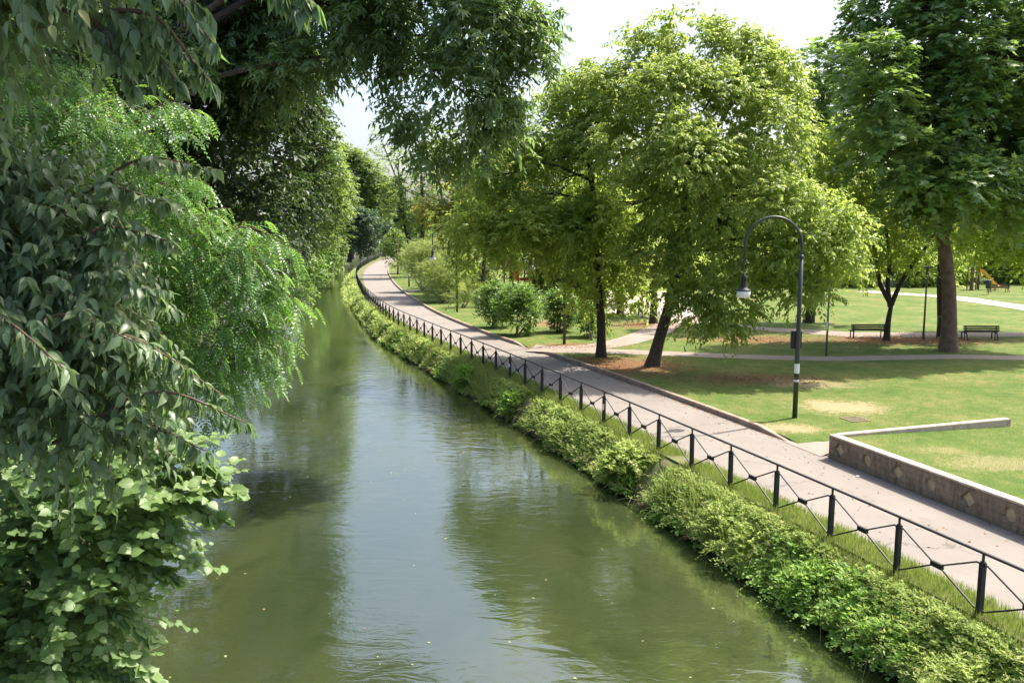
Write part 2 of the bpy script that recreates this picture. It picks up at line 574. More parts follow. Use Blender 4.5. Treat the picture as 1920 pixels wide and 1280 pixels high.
M['lf_weed2'] = leaf_mat('weed_leaf_deep', [(.12, .25, .04), (.20, .34, .065), (.36, .44, .16)], (.5, .74, .12), .48, .5, .35, nscale=.8)
M['lf_grass'] = leaf_mat('grass_blade', [(.09, .16, .03), (.155, .22, .05), (.30, .28, .11)], (.36, .46, .09), .4, .6, .3, nscale=.6)
M['lf_dry'] = leaf_mat('dry_leaf', [(.18, .07, .03), (.28, .12, .05), (.36, .2, .09)], (.3, .14, .04), .2, .7, .2)

# ================================================================== SETTING
def curve_fn(pts):
    ys = np.arange(-40, 700, .5)
    p = np.array(pts, float)
    x = np.interp(ys, p[:, 0], p[:, 1])
    lo = ys < p[0, 0]
    x[lo] = p[0, 1] + (ys[lo] - p[0, 0]) * (p[1, 1] - p[0, 1]) / (p[1, 0] - p[0, 0])
    for _ in range(3):
        k = 11
        xp = np.concatenate([x[0] + (x[0] - x[1:k // 2 + 1])[::-1], x, x[-1] + (x[-1] - x[-k // 2:-1])[::-1]])
        x = np.convolve(xp, np.ones(k) / k, 'valid')[:len(ys)]
    return lambda y: np.interp(y, ys, x)

FEN = curve_fn([(-40, 23.9), (0, 11.7), (13.27, 7.65), (20.3, 5.39), (27.43, 3.03), (34.54, .5), (41.69, -2.06), (48.6, -4.62), (55.4, -7.1),
                (60.8, -8.85), (66.5, -10.35), (77.3, -13.05), (85.3, -14.93), (98.6, -17.73), (116.8, -21.34), (133.9, -24.27),
                (151, -26.7), (173, -29.1), (210, -32.5), (260, -34), (320, -30), (420, -12), (700, 60)])
RIG = curve_fn([(-40, 27.6), (0, 15.4), (16.94, 10.35), (21.27, 9.2), (23.5, 8.75), (27.06, 7.6), (28.5, 7.09), (32.1, 5.91), (36.55, 4.4), (40.95, 2.7),
                (44.2, 1.5), (45.97, .78), (47.9, -.09), (50.4, -1.13), (55.85, -2.79), (60.7, -4.44), (68.45, -6.61), (77.4, -8.72),
                (88.4, -11.28), (105, -14.57), (120.7, -17.32), (137, -19.91), (160, -22.8), (210, -27.5), (260, -29), (320, -25), (420, -7), (700, 65)])
LEF = curve_fn([(-40, .5), (0, -7.4), (13, -8.6), (21, -10.2), (32, -13.2), (45, -17.2), (58, -20.3), (72, -23.8), (100, -31.5), (142, -38.5),
                (180, -44), (230, -48), (280, -49), (340, -44), (420, -27), (700, 45)])
def PLE(y):
    return FEN(y) + .5 + .5 * np.clip((np.asarray(y, float) - 75) / 50, 0, 1)

def zlawn(x, y):
    """ground of the park: 10 cm above the footway, dipping to it where the side path comes in"""
    d = np.maximum(0, x - RIG(y))
    dip = np.exp(-((y - 45.1) / 1.2) ** 4) * np.exp(-(d / 2.2) ** 2)
    dip2 = np.exp(-((y - 24.0) / 1.0) ** 4) * np.exp(-(d / 1.2) ** 2)
    return LAWN * (1 - .95 * np.maximum(dip, dip2)) + .0012 * np.maximum(0, y - 60)

YS = np.concatenate([np.arange(-20, 20, 1.0), np.arange(20, 60, .5), np.arange(60, 120, 2), np.arange(120, 260, 4), np.arange(260, 700, 20)])

def sheet(name, xs_fns, z_fn, mat, kind='structure', ys=YS):
    V = []; F = []
    m = len(xs_fns)
    for y in ys:
        for f in xs_fns:
            x = float(f(y))
            V.append((x, y, float(z_fn(x, y, f))))
    for j in range(len(ys) - 1):
        for i in range(m - 1):
            a = j * m + i
            F.append((a, a + 1, a + m + 1, a + m))
    o = mk(name, V, F, mat, smooth=True)
    o['kind'] = kind
    return o

# ---- lawn material: green and dry patches, bare soil where people walk and under the trees
def lawn_material(name, patches, dry=.40):
    m, nt, out = new_mat(name)
    tc = nt.nodes.new('ShaderNodeTexCoord')
    vec = tc.outputs['Object']
    n1 = noise(nt, vec, .35, 5, .6)
    n2 = noise(nt, vec, 2.2, 6, .7)
    n3 = noise(nt, vec, 22, 4, .7)
    g = ramp(nt, [(.37, (.045, .09, .017)), (.48, (.078, .125, .026)), (.575, (.14, .155, .047)), (.68, (.22, .19, .09))])
    s = mathn(nt, 'ADD', mathn(nt, 'MULTIPLY', n1.outputs[0], dry), mathn(nt, 'ADD', mathn(nt, 'MULTIPLY', n2.outputs[0], .42), mathn(nt, 'MULTIPLY', n3.outputs[0], .22)))
    L(nt, s, g.inputs[0])
    col = g.outputs[0]
    nz = noise(nt, vec, 1.1, 5, .7)
    nz2 = noise(nt, vec, 6.0, 4, .7)
    wob = mathn(nt, 'ADD', mathn(nt, 'MULTIPLY', mathn(nt, 'SUBTRACT', nz.outputs[0], .5), 1.5), mathn(nt, 'MULTIPLY', mathn(nt, 'SUBTRACT', nz2.outputs[0], .5), 2.6))
    for (cx, cy, rx, ry, ca, cb, amt) in patches:
        mp = nt.nodes.new('ShaderNodeMapping')
        mp.inputs['Location'].default_value = (-cx / rx, -cy / ry, 0)
        mp.inputs['Scale'].default_value = (1 / rx, 1 / ry, 0)
        L(nt, vec, mp.inputs[0])
        ln = nt.nodes.new('ShaderNodeVectorMath'); ln.operation = 'LENGTH'
        L(nt, mp.outputs[0], ln.inputs[0])
        f = maprange(nt, mathn(nt, 'ADD', ln.outputs['Value'], wob), .45, 1.15, amt, 0, True)
        soil = mixc(nt, n2.outputs[0], ca, cb)
        col = mixc(nt, f, col, soil)
    b = N(nt, 'ShaderNodeBsdfPrincipled', Roughness=.95)
    b.inputs['Specular IOR Level'].default_value = .15
    L(nt, col, b.inputs['Base Color'])
    bp = N(nt, 'ShaderNodeBump', Strength=.7, Distance=.05)
    L(nt, n3.outputs[0], bp.inputs['Height'])
    L(nt, bp.outputs[0], b.inputs['Normal'])
    L(nt, b.outputs[0], out.inputs[0])
    return m

RED = ((.26, .13, .075), (.17, .095, .055)); TAN = ((.42, .31, .20), (.34, .25, .15))
c1 = G(1150, 690); c2 = G(1420, 715); c3 = G(1690, 640); c4 = G(1580, 768); c5 = G(1060, 655); c6 = G(1420, 640); c7 = G(1215, 612); c8 = G(1520, 725); c9 = G(1480, 808); c10 = G(1030, 610)
patches = [(c1[0], c1[1], 3.6, 3.2, *RED, .9), (c2[0], c2[1], 3.5, 1.6, *RED, .55), (c3[0], c3[1], 5.5, 2.4, *RED, .95), (c4[0], c4[1], 1.7, 1.4, *TAN, .68),
           (c5[0] + .6, c5[1] + .6, 2.6, 1.2, *RED, .9), (c6[0], c6[1], 3.5, 2.2, *RED, .7), (c7[0], c7[1], 2.5, 2.5, *RED, .7), (c8[0], c8[1], 2.2, 1.2, *TAN, .45), (c9[0], c9[1], .9, .8, *TAN, .6), (c10[0], c10[1], 1.5, 2.5, *RED, .7)]
M['lawn'] = lawn_material('lawn_grass', patches)
M['lawn2'] = lawn_material('raised_lawn_grass', [(12.2, 20.5, 1.6, .9, *TAN, .38), (11.2, 21.8, .8, .5, *TAN, .3), (13.5, 18.2, .9, .6, *TAN, .3)], .36)

# ---- asphalt of the footway, pinkish grey with stains and worn streaks
def path_material(name, c, c2, stain, sc=1.0):
    m, nt, out = new_mat(name)
    tc = nt.nodes.new('ShaderNodeTexCoord')
    v = tc.outputs['Object']
    big = noise(nt, v, .45 * sc, 6, .65)
    mid = noise(nt, v, 3.5 * sc, 6, .7)
    fine = noise(nt, v, 90, 3, .8)
    col = mixc(nt, maprange(nt, big.outputs[0], .35, .65), c, c2)
    col = mixc(nt, maprange(nt, mid.outputs[0], .55, .8, 0, .5), col, stain)
    col = mixc(nt, maprange(nt, fine.outputs[0], .35, .7, 0, .35), col, tuple(x * .6 for x in c))
    vo = nt.nodes.new('ShaderNodeTexVoronoi'); vo.feature = 'DISTANCE_TO_EDGE'
    vo.inputs['Scale'].default_value = .22
    wv = noise(nt, v, 1.5, 5, .7)
    va = nt.nodes.new('ShaderNodeVectorMath'); va.operation = 'ADD'
    sc_ = nt.nodes.new('ShaderNodeVectorMath'); sc_.operation = 'SCALE'; sc_.inputs['Scale'].default_value = 1.1
    L(nt, wv.outputs['Color'], sc_.inputs[0]); L(nt, v, va.inputs[0]); L(nt, sc_.outputs[0], va.inputs[1]); L(nt, va.outputs[0], vo.inputs['Vector'])
    crack = maprange(nt, vo.outputs['Distance'], .003, .009, .7, 0)
    col = mixc(nt, mathn(nt, 'MULTIPLY', crack, maprange(nt, big.outputs[0], .45, .55)), col, tuple(x * .4 for x in c))
    b = N(nt, 'ShaderNodeBsdfPrincipled', Roughness=.9)
    b.inputs['Specular IOR Level'].default_value = .25
    L(nt, col, b.inputs['Base Color'])
    bp = N(nt, 'ShaderNodeBump', Strength=.35, Distance=.01)
    L(nt, fine.outputs[0], bp.inputs['Height']); L(nt, bp.outputs[0], b.inputs['Normal'])
    L(nt, b.outputs[0], out.inputs[0])
    return m
M['path'] = path_material('footway_asphalt', (.235, .208, .185), (.20, .177, .158), (.145, .126, .108))
M['side'] = path_material('side_path_gravel', (.29, .235, .20), (.25, .2, .17), (.2, .16, .13), 1.6)
M['pale'] = path_material('pale_paving', (.42, .37, .32), (.37, .32, .28), (.33, .28, .24), 1.2)

# ---- soil of the banks and river bed
M['soil'] = plain('bank_soil', (.10, .075, .045), .95, c2=(.05, .045, .025), scale=2.5, bump=.8)
M['bank'] = plain('bank_turf', (.075, .115, .025), .95, c2=(.15, .12, .055), scale=2.2, bump=.8)
M['leftsoil'] = plain('left_bank_soil', (.045, .045, .025), .95, c2=(.03, .035, .018), scale=1.5, bump=.6)

# terrain: one sheet under everything, river bed included, reaching the horizon on both sides
def terrain():
    offs = [lambda y: -700, lambda y: LEF(y) - 60, lambda y: LEF(y) - 20, lambda y: LEF(y) - 6, lambda y: LEF(y) - 2.2, lambda y: LEF(y) - .6, lambda y: LEF(y), lambda y: LEF(y) + 1.2,
            lambda y: FEN(y) - 2.6, lambda y: FEN(y) - 1.25, lambda y: FEN(y) - .95, lambda y: FEN(y) - .45, lambda y: FEN(y) - .1, lambda y: FEN(y) + .45, lambda y: RIG(y) + 2, lambda y: RIG(y) + 40, lambda y: 700]
    zz = [2.5, 1.2, .8, .5, .15, -.7, -1.35, -2.3, -2.3, -1.45, -1.0, -.2, -.02, -.015, -.12, -.12, -.5]
    V = []; F = []; m = len(offs)
    for y in YS:
        for f, z in zip(offs, zz):
            V.append((float(f(y)), y, z))
    for j in range(len(YS) - 1):
        for i in range(m - 1):
            a = j * m + i; F.append((a, a + 1, a + m + 1, a + m))
    o = mk('terrain', V, F, M['leftsoil'], smooth=False)
    o.data.materials.append(M['bank']); o.data.materials.append(M['soil'])
    mi = []
    for j in range(len(YS) - 1):
        for i in range(m - 1):
            mi.append(0 if i < 8 else (2 if i < 10 else 1))
    o.data.polygons.foreach_set('material_index', np.array(mi, dtype=np.int32))
    o['kind'] = 'structure'
terrain()

# footway
fw = [lambda y, t=t: PLE(y) + (RIG(y) - PLE(y)) * t for t in (0, .1, .35, .65, .9, 1.0, )]
fw.append(lambda y: RIG(y) + .35)
sheet('footpath', fw, lambda x, y, f: .0, M['path'])
# grass verge between the fence and the footway
sheet('verge', [lambda y: FEN(y) - .12, lambda y: FEN(y) + .2, lambda y: PLE(y) + .02 + .05 * math.sin(y * 3.1) + .05 * math.sin(y * 7.7 + 1)],
      lambda x, y, f: .012 if f is not None else 0, M['bank'], ys=np.concatenate([np.arange(-20, 60, .25), np.arange(60, 260, 1.0)]))
# lawn of the park, as one sheet to the horizon
dl = [.14, .5, 1, 1.6, 2.4, 3.5, 5, 7, 9, 12, 16, 20, 26, 34, 45, 60, 80, 110, 160, 250, 400, 640]
sheet('lawn', [lambda y, d=d: RIG(y) + d for d in dl], lambda x, y, f: zlawn(x, y), M['lawn'])

def ribbon(name, pts, w, mat, lift=.010, n=60, zf=None):
    c = smooth_line([p[:2] for p in pts], n)
    t = nrm(np.gradient(c, axis=0)); nn = np.stack([-t[:, 1], t[:, 0]], 1)
    w = np.interp(np.linspace(0, 1, n), np.linspace(0, 1, len(np.atleast_1d(w))), np.atleast_1d(w))
    V = []; F = []
    wob = np.random.default_rng(len(name) + n)
    fr = [-.5, -.25, 0, .25, .5]
    for i in range(n):
        for f in fr:
            ww = w[i] + (wob.uniform(-.06, .06) if abs(f) == .5 else 0)
            p = c[i] + nn[i] * ww * f
            V.append((p[0], p[1], zlawn(p[0], p[1]) + lift))
    m = len(fr)
    for j in range(n - 1):
        for i in range(m - 1):
            a = j * m + i; F.append((a, a + m, a + m + 1, a + 1))
    o = mk(name, V, F, mat, smooth=True)
    o['kind'] = 'structure'
    return o

ribbon('side_path', [(1.35, 45.05)] + [G(x, y, LAWN) for x, y in ((1050, 656.5), (1137, 658.5), (1254, 663), (1350, 667), (1440, 670), (1560, 672.5), (1700, 670), (1800, 669), (1920, 671), (2200, 674))], [2.0, 1.7, 1.5, 1.5, 1.5], M['side'], .012, 120)
ribbon('side_path', [(1.0, 45.4)] + [G(x, y, LAWN) for x, y in ((1040, 652.5), (1100, 651), (1150, 645), (1200, 632), (1245, 614), (1275, 600), (1290, 590))], [2.2, 1.9, 2.0, 2.4], M['side'], .018, 120)
ribbon('bench_path', [G(x, y, LAWN) for x, y in ((1290, 600), (1360, 609), (1411, 615), (1480, 619.5), (1549, 624), (1600, 627), (1700, 628), (1800, 627.5), (1920, 627), (2150, 627))], [1.8, 2.0, 2.6, 2.4, 2.0], M['side'], .014, 90)
ribbon('park_path', [G(x, y, LAWN) for x, y in ((1620, 547), (1690, 551.5), (1761, 556), (1796, 559), (1844, 566), (1920, 577), (2020, 594))], [2.6, 3.0, 2.6], M['pale'], .014, 60)
ribbon('park_path', [G(x, y, LAWN) for x, y in ((1560, 538), (1640, 535), (1730, 532), (1800, 528), (1920, 531), (2100, 533))], [6, 5, 5], M['pale'], .016, 60)
ribbon('park_path', [(float(RIG(88)) + .2, 88.0)] + [G(x, y, LAWN) for x, y in ((775, 545), (800, 544), (860, 541))], [1.5], M['pale'], .014, 30)
# pale square under the trees
sq = [G(x, y, LAWN) for x, y in ((1140, 546), (1290, 546), (1310, 592), (1262, 599), (1170, 592), (1138, 588))]
mbq = MB(); mbq.add([(p[0], p[1], zlawn(p[0], p[1]) + .022) for p in sq], [tuple(range(6))]); mbq.build('paved_square', M['pale'])['kind'] = 'structure'
# paved apron between the kerb end and the wall corner
mba = MB(); ap = [(RIG(24.95) - .12, 24.95), (9.6, 25.0), (10.6, 24.2), (9.0, 23.45), (RIG(23.2) - .1, 23.2)]
mba.add([(p[0], p[1], .085 if i in (1, 2, 3) else .012) for i, p in enumerate(ap)], [tuple(range(5))]); mba.build('paved_apron', M['side'])['kind'] = 'structure'

# kerbs
M['kerb'] = plain('kerb_stone', (.34, .26, .20), .85, c2=(.20, .13, .09), scale=2.2, bump=.5)
def kerb(y0, y1, flare0=0, flare1=0, nm='kerb'):
    ys = np.arange(y0, y1 + .01, .5)
    V = []; F = []
    n = len(ys)
    for y in ys:
        x = float(RIG(y))
        h = .17
        if flare0: h *= min(1, .08 + (y - y0) / flare0)
        if flare1: h *= min(1, .08 + (y1 - y) / flare1)
        for dx, dz in ((-.0, -.12), (0.0, h - .015), (.02, h), (.17, h), (.19, h - .015), (.19, -.12)):
            V.append((x + dx, y, dz))
    for j in range(n - 1):
        for i in range(5):
            a = j * 6 + i; F.append((a, a + 1, a + 7, a + 6))
    mb = MB(); mb.add(V, F + [tuple(range(6)), tuple((n - 1) * 6 + i for i in range(6))[::-1]])
    mb.build(nm, M['kerb'])['kind'] = 'structure'
kerb(24.95, 44.0, 1.6, .8)
kerb(46.2, 200, 1.5, 0)

# ---- water
def water():
    m, nt, out = new_mat('river_water')
    tc = nt.nodes.new('ShaderNodeTexCoord')
    mp = nt.nodes.new('ShaderNodeMapping')
    mp.inputs['Rotation'].default_value = (0, 0, math.radians(-17))
    mp.inputs['Scale'].default_value = (1.0, .45, 1)
    L(nt, tc.outputs['Object'], mp.inputs[0])
    big = noise(nt, mp.outputs[0], .22, 3, .5, .6)
    mid = noise(nt, mp.outputs[0], .9, 5, .6, .4)
    col = mixc(nt, maprange(nt, big.outputs[0], .36, .66), (.038, .048, .018), (.023, .035, .014))
    col = mixc(nt, maprange(nt, mid.outputs[0], .52, .72, 0, .75), col, (.016, .028, .009))
    fine = noise(nt, tc.outputs['Object'], 45, 2, .5)
    col = mixc(nt, maprange(nt, fine.outputs[0], .62, .75, 0, .35), col, (.16, .15, .05))
    b = N(nt, 'ShaderNodeBsdfPrincipled', Roughness=.03, IOR=2.25)
    b.inputs['Specular IOR Level'].default_value = .5
    L(nt, col, b.inputs['Base Color'])
    # ripples: fine wavelets in patches, broader swell everywhere
    mp2 = nt.nodes.new('ShaderNodeMapping')
    mp2.inputs['Rotation'].default_value = (0, 0, math.radians(-10))
    mp2.inputs['Scale'].default_value = (.8, 1.6, 1)
    L(nt, tc.outputs['Object'], mp2.inputs[0])
    r1 = noise(nt, mp2.outputs[0], 1.1, 3, .5, 1.0)
    r2 = noise(nt, mp2.outputs[0], 5.5, 3, .55, .8)
    msk = noise(nt, tc.outputs['Object'], .35, 3, .6, .5)
    w = mathn(nt, 'MULTIPLY', r2.outputs[0], maprange(nt, msk.outputs[0], .42, .66, .06, .32))
    h = mathn(nt, 'ADD', mathn(nt, 'MULTIPLY', r1.outputs[0], .55), w)
    bp = N(nt, 'ShaderNodeBump', Strength=.30, Distance=.06)
    L(nt, h, bp.inputs['Height']); L(nt, bp.outputs[0], b.inputs['Normal'])
    L(nt, b.outputs[0], out.inputs[0])
    return m
M['water'] = water()
sheet('river_water', [lambda y, t=t: (LEF(y) - .9) + (FEN(y) - .8 - LEF(y) + .9) * t for t in (0, .25, .5, .75, 1)], lambda x, y, f: WATER, M['water'])
# ================================================================== BUILT OBJECTS
# ---- railing along the river
SP = 1.86
ysd = np.arange(3, 320, .02)
xsd = FEN(ysd)
arc = np.concatenate([[0], np.cumsum(np.hypot(np.diff(xsd), np.diff(ysd)))])
s0 = np.interp(13.27, ysd, arc)                     # a post stands here
k0 = int((s0 - 2) / SP)
sst = s0 - k0 * SP
nb = int((np.interp(225, ysd, arc) - sst) / SP)
PX = [(np.interp(sst + i * SP, arc, xsd), np.interp(sst + i * SP, arc, ysd)) for i in range(nb + 1)]
PX = [(x, y) for x, y in PX if y > 8.6]

def post_mesh():
    b = MB()
    b.box((0, 0, .43), (.035, .085, .98))            # web
    b.box((-.028, 0, .44), (.018, .1, .92))          # flanges
    b.box((.028, 0, .44), (.018, .1, .92))
    b.box((0, 0, .98), (.03, .04, .14))              # stub up to the rail
    b.box((0, 0, .905), (.10, .035, .02))
    return b
def panel_mb(L_=SP):
    b = MB(); h = L_ / 2; zc = .50; bw = .115
    for sx in (-1, 1):
        b.bar((sx * (h - .03), 0, .87), (sx * (h - .11), 0, .87), .022, .028)
        b.bar((sx * (h - .105), 0, .875), (sx * (bw - .005), 0, zc + .035), .02, .028)
        b.bar((sx * (h - .03), 0, .10), (sx * (h - .11), 0, .10), .022, .028)
        b.bar((sx * (h - .105), 0, .095), (sx * (bw - .005), 0, zc - .035), .02, .028)
        b.box((sx * bw, 0, zc), (.022, .06, .075))
    b.box((0, 0, zc + .038), (2 * bw + .02, .05, .018))
    b.box((0, 0, zc - .038), (2 * bw + .02, .05, .018))
    b.box((0, 0, zc), (2 * bw - .02, .02, .056))
    return b
fence = thing('river_railing', 'long black iron railing with crossed panels curving along the river bank', 'railing', (PX[0][0], PX[0][1], 0))
fo = np.array([PX[0][0], PX[0][1], 0])
pm = post_mesh().mesh('post', M['iron'], bevel=.004)
qm = panel_mb().mesh('cross_panel', M['iron'])
rest = MB(); restp = MB()
for i, (x, y) in enumerate(PX):
    a = PX[min(i + 1, len(PX) - 1)]; c = PX[max(i - 1, 0)]
    rz = math.atan2(a[1] - c[1], a[0] - c[0])
    if i < 99:
        o = link('post', pm, fence); o.location = (x - fo[0], y - fo[1], 0); o.rotation_euler = (random.gauss(0, .007), random.gauss(0, .004), rz)
    else:
        rest.box((x - fo[0], y - fo[1], .44), (.09, .1, .95), rz)
    if i + 1 < len(PX):
        mx, my = (x + a[0]) / 2, (y + a[1]) / 2
        r2 = math.atan2(a[1] - y, a[0] - x)
        if i < 99:
            o = link('cross_panel', qm, fence); o.location = (mx - fo[0], my - fo[1], 0); o.rotation_euler = (0, 0, r2)
        else:
            for s in (-1, 1):
                dx, dy = math.cos(r2) * .85, math.sin(r2) * .85
                restp.bar((mx - dx - fo[0], my - dy - fo[1], .5 - .38 * s), (mx + dx - fo[0], my + dy - fo[1], .5 + .38 * s), .02, .03)
if rest.v:
    rest.build('post', M['iron'], fence)['kind'] = 'stuff'
    restp.build('cross_panel', M['iron'], fence)['kind'] = 'stuff'
hr = MB()
yy = np.concatenate([np.arange(3, 120, .5), np.arange(120, PX[-1][1], 2)])
hv = []
for y in yy:
    x = float(FEN(y)) - fo[0]
    for dx, dz in ((-.03, 1.045), (-.034, 1.06), (-.022, 1.08), (.022, 1.08), (.034, 1.06), (.03, 1.045)):
        hv.append((x + dx, y - fo[1], dz))
hr.add(hv, [(j * 6 + i, j * 6 + (i + 1) % 6, (j + 1) * 6 + (i + 1) % 6, (j + 1) * 6 + i) for j in range(len(yy) - 1) for i in range(6)])
hr.build('handrail', M['iron'], fence)
# white stickers on two of the posts
for px, py, hh, wd in ((954, 684, .13, .05), (1134, 762, .2, .045)):
    g = G(px, py, .5); i = int(np.argmin([abs(y - g[1]) for x, y in PX])); x, y = PX[i]
    st = MB(); d = np.array([-.85, -.5]); st.box((x - fo[0] - .028 + .0, y - fo[1] - .052, .56), (.055, .006, hh)); so = st.build('sticker', M['white'], fence)

# ---- retaining wall of the raised lawn, with sunk diamonds and rounds
def wall_material():
    m, nt, out = new_mat('old_concrete')
    tc = nt.nodes.new('ShaderNodeTexCoord'); v = tc.outputs['Object']
    a = noise(nt, v, 2.6, 9, .75); b_ = noise(nt, v, 16, 8, .75)
    mp = nt.nodes.new('ShaderNodeMapping'); mp.inputs['Scale'].default_value = (1.6, 1.6, .35); L(nt, v, mp.inputs[0])
    st = noise(nt, mp.outputs[0], 4.5, 8, .75)
    col = mixc(nt, maprange(nt, a.outputs[0], .35, .65), (.30, .235, .17), (.16, .12, .085))
    col = mixc(nt, maprange(nt, st.outputs[0], .45, .7, 0, .85), col, (.06, .05, .036))
    col = mixc(nt, maprange(nt, b_.outputs[0], .5, .8, 0, .6), col, (.32, .26, .2))
    sp = nt.nodes.new('ShaderNodeSeparateXYZ'); L(nt, v, sp.inputs[0])
    bw = nt.nodes.new('ShaderNodeTexWave'); bw.bands_direction = 'Z'; bw.inputs['Scale'].default_value = 2.1; bw.inputs['Distortion'].default_value = .6; bw.inputs['Detail'].default_value = 2
    L(nt, v, bw.inputs['Vector'])
    col = mixc(nt, maprange(nt, bw.outputs['Fac'], 0, .12, .3, 0), col, (.07, .055, .04))
    pit = noise(nt, v, 55, 4, .8)
    col = mixc(nt, maprange(nt, pit.outputs[0], .58, .75, 0, .7), col, (.09, .07, .05))
    col = mixc(nt, maprange(nt, mathn(nt, 'ADD', sp.outputs[2], mathn(nt, 'MULTIPLY', b_.outputs[0], .25)), .05, .3, .5, 0), col, (.09, .085, .045))
    b = N(nt, 'ShaderNodeBsdfPrincipled', Roughness=.92); b.inputs['Specular IOR Level'].default_value = .2
    L(nt, col, b.inputs['Base Color'])
    bp = N(nt, 'ShaderNodeBump', Strength=.6, Distance=.02); L(nt, b_.outputs[0], bp.inputs['Height']); L(nt, bp.outputs[0], b.inputs['Normal'])
    L(nt, b.outputs[0], out.inputs[0]); return m
M['wall'] = wall_material()
M['rust'] = plain('rusty_grate', (.24, .17, .12), .8, c2=(.16, .11, .08), scale=9)
M['cap'] = plain('wall_cap', (.44, .36, .30), .9, c2=(.28, .22, .17), scale=4, bump=.5)
M['inlay'] = plain('sunk_stone', (.48, .38, .25), .9, c2=(.28, .21, .13), scale=7, bump=.6)  # sand tone of the sunk floors, lightened so they look sunlit
WA = Vector((8.78, 23.08, 0)); WB = Vector((14.6, 2.5, 0)); WC = Vector((14.94, 25.21, 0))
wall = thing('retaining_wall', 'low weathered concrete wall with sunk diamonds and rounds beside the footway', 'wall', WA)
WH = .67; WT = .26
ux = (WB - WA).normalized(); un = Vector((-ux.y, ux.x, 0))   # un: towards the lawn side?
if un.x < 0: un = -un
Lw = (WB - WA).length
# front panel built as plates around the sunk figures (no booleans): grid of columns
fp = MB(); inl = []
def wpt(s, d, z): return tuple(ux * s + un * d + Vector((0, 0, z)))
figs = []; s = .42; k = 0
while s < Lw - .5:
    figs.append((s, k % 2)); s += 1.12; k += 1
zb, zt = -.15, WH - .05; zm = .33; dep = .07
prev = 0.0
for (sc, kind) in figs:
    hw = .30
    a, b2 = sc - hw, sc + hw
    fp.add([wpt(prev, 0, zb), wpt(a, 0, zb), wpt(a, 0, zt), wpt(prev, 0, zt)], [(0, 1, 2, 3)])
    # ring of faces from the cell border to the figure outline
    if kind == 0:
        n = 16; base = [(1, 0), (0, 1), (-1, 0), (0, -1)]
        fig = []
        for q in range(4):
            p0, p1 = base[q], base[(q + 1) % 4]
            for j in range(4):
                f = j / 4; fig.append(((p0[0] * (1 - f) + p1[0] * f) * .215, (p0[1] * (1 - f) + p1[1] * f) * .225))
    else:
        n = 16; fig = [(.17 * math.cos(2 * math.pi * j / n), .185 * math.sin(2 * math.pi * j / n)) for j in range(n)]
    outer = []
    for j in range(n):
        an = 2 * math.pi * j / n; c_, s_ = math.cos(an), math.sin(an); m_ = max(abs(c_), abs(s_))
        ox, oz = c_ / m_ * hw, s_ / m_
        outer.append((ox, zm + oz * (zt - zm) if oz > 0 else zm + oz * (zm - zb)))
    V = [wpt(sc + x, 0, z) for x, z in outer] + [wpt(sc + x, 0, zm + z) for x, z in fig] + [wpt(sc + x * .8, dep, zm + z * .8) for x, z in fig]
    F = []
    for j in range(n):
        q = (j + 1) % n
        F += [(j, q, n + q, n + j), (n + j, n + q, 2 * n + q, 2 * n + j)]
    fp.add(V, F)
    inl.append((sc, kind, [wpt(sc + x * .81, dep - .001, zm + z * .81) for x, z in fig]))
    prev = b2
fp.add([wpt(prev, 0, zb), wpt(Lw, 0, zb), wpt(Lw, 0, zt), wpt(prev, 0, zt)], [(0, 1, 2, 3)])
fp.add([wpt(0, 0, zb), wpt(0, WT, zb), wpt(0, WT, zt), wpt(0, 0, zt)], [(0, 1, 2, 3)])
fp.add([wpt(0, WT, zb), wpt(Lw, WT, zb), wpt(Lw, WT, zt), wpt(0, WT, zt)], [(3, 2, 1, 0)])
fp.build('wall_face', M['wall'], wall)
for sc, kind, ring in inl:
    mb = MB(); c = Vector(wpt(sc, dep - .022, zm))
    mb.add([tuple(c)] + ring, [(0, 1 + j, 1 + (j + 1) % 16) for j in range(16)])
    mb.build('sunk_diamond' if kind == 0 else 'sunk_round', M['inlay'], wall)
cp = MB()
cp.add([wpt(-.02, -.015, zt), wpt(Lw, -.015, zt), wpt(Lw, WT + .01, zt), wpt(-.02, WT + .01, zt), wpt(-.02, -.015, WH), wpt(Lw, -.015, WH), wpt(Lw, WT + .01, WH), wpt(-.02, WT + .01, WH)],
       [(0, 1, 5, 4), (1, 2, 6, 5), (2, 3, 7, 6), (3, 0, 4, 7), (4, 5, 6, 7), (3, 2, 1, 0)])
cp.build('coping', M['cap'], wall, bevel=.012)
wall2 = thing('retaining_wall', 'narrow pale concrete edge wall running back between the two lawns', 'wall', WA)
uc = (WC - WA).normalized()
e2 = MB(); st = .28
mid = WA + uc * (st + ((WC - WA).length - st) / 2) - WA
e2.box((mid.x, mid.y, .26), ((WC - WA).length - st, .24, .80), math.atan2(uc.y, uc.x))
e2.build('edge_wall', M['cap'], wall2, bevel=.015)
# raised lawn inside the two walls
rl = MB(); nx, ny = 26, 40
RLZ = {}
def raised(u, v):
    A0 = Vector((WA.x, WA.y, 0)) + un * (WT - .02) + ux * .0
    p = A0 + ux * (v * Lw)
    d = uc * (u * 30)
    q = p + d
    z = .60 - .16 * min(1, u * 30 / 6.0) + .02 * math.sin(q.x * 1.3) * math.sin(q.y * .9)
    return (q.x, q.y, z)
V = [raised(u, v) for v in np.linspace(0, 1, ny) for u in np.linspace(0, 1, nx)]
F = [(j * nx + i, j * nx + i + 1, (j + 1) * nx + i + 1, (j + 1) * nx + i) for j in range(ny - 1) for i in range(nx - 1)]
# keep only what lies on the near side of the edge wall
V2 = [(x, y, z) for x, y, z in V]
ob = mk('raised_lawn', V2, [f[::-1] for f in F], M['lawn2'], smooth=True); ob['kind'] = 'structure'

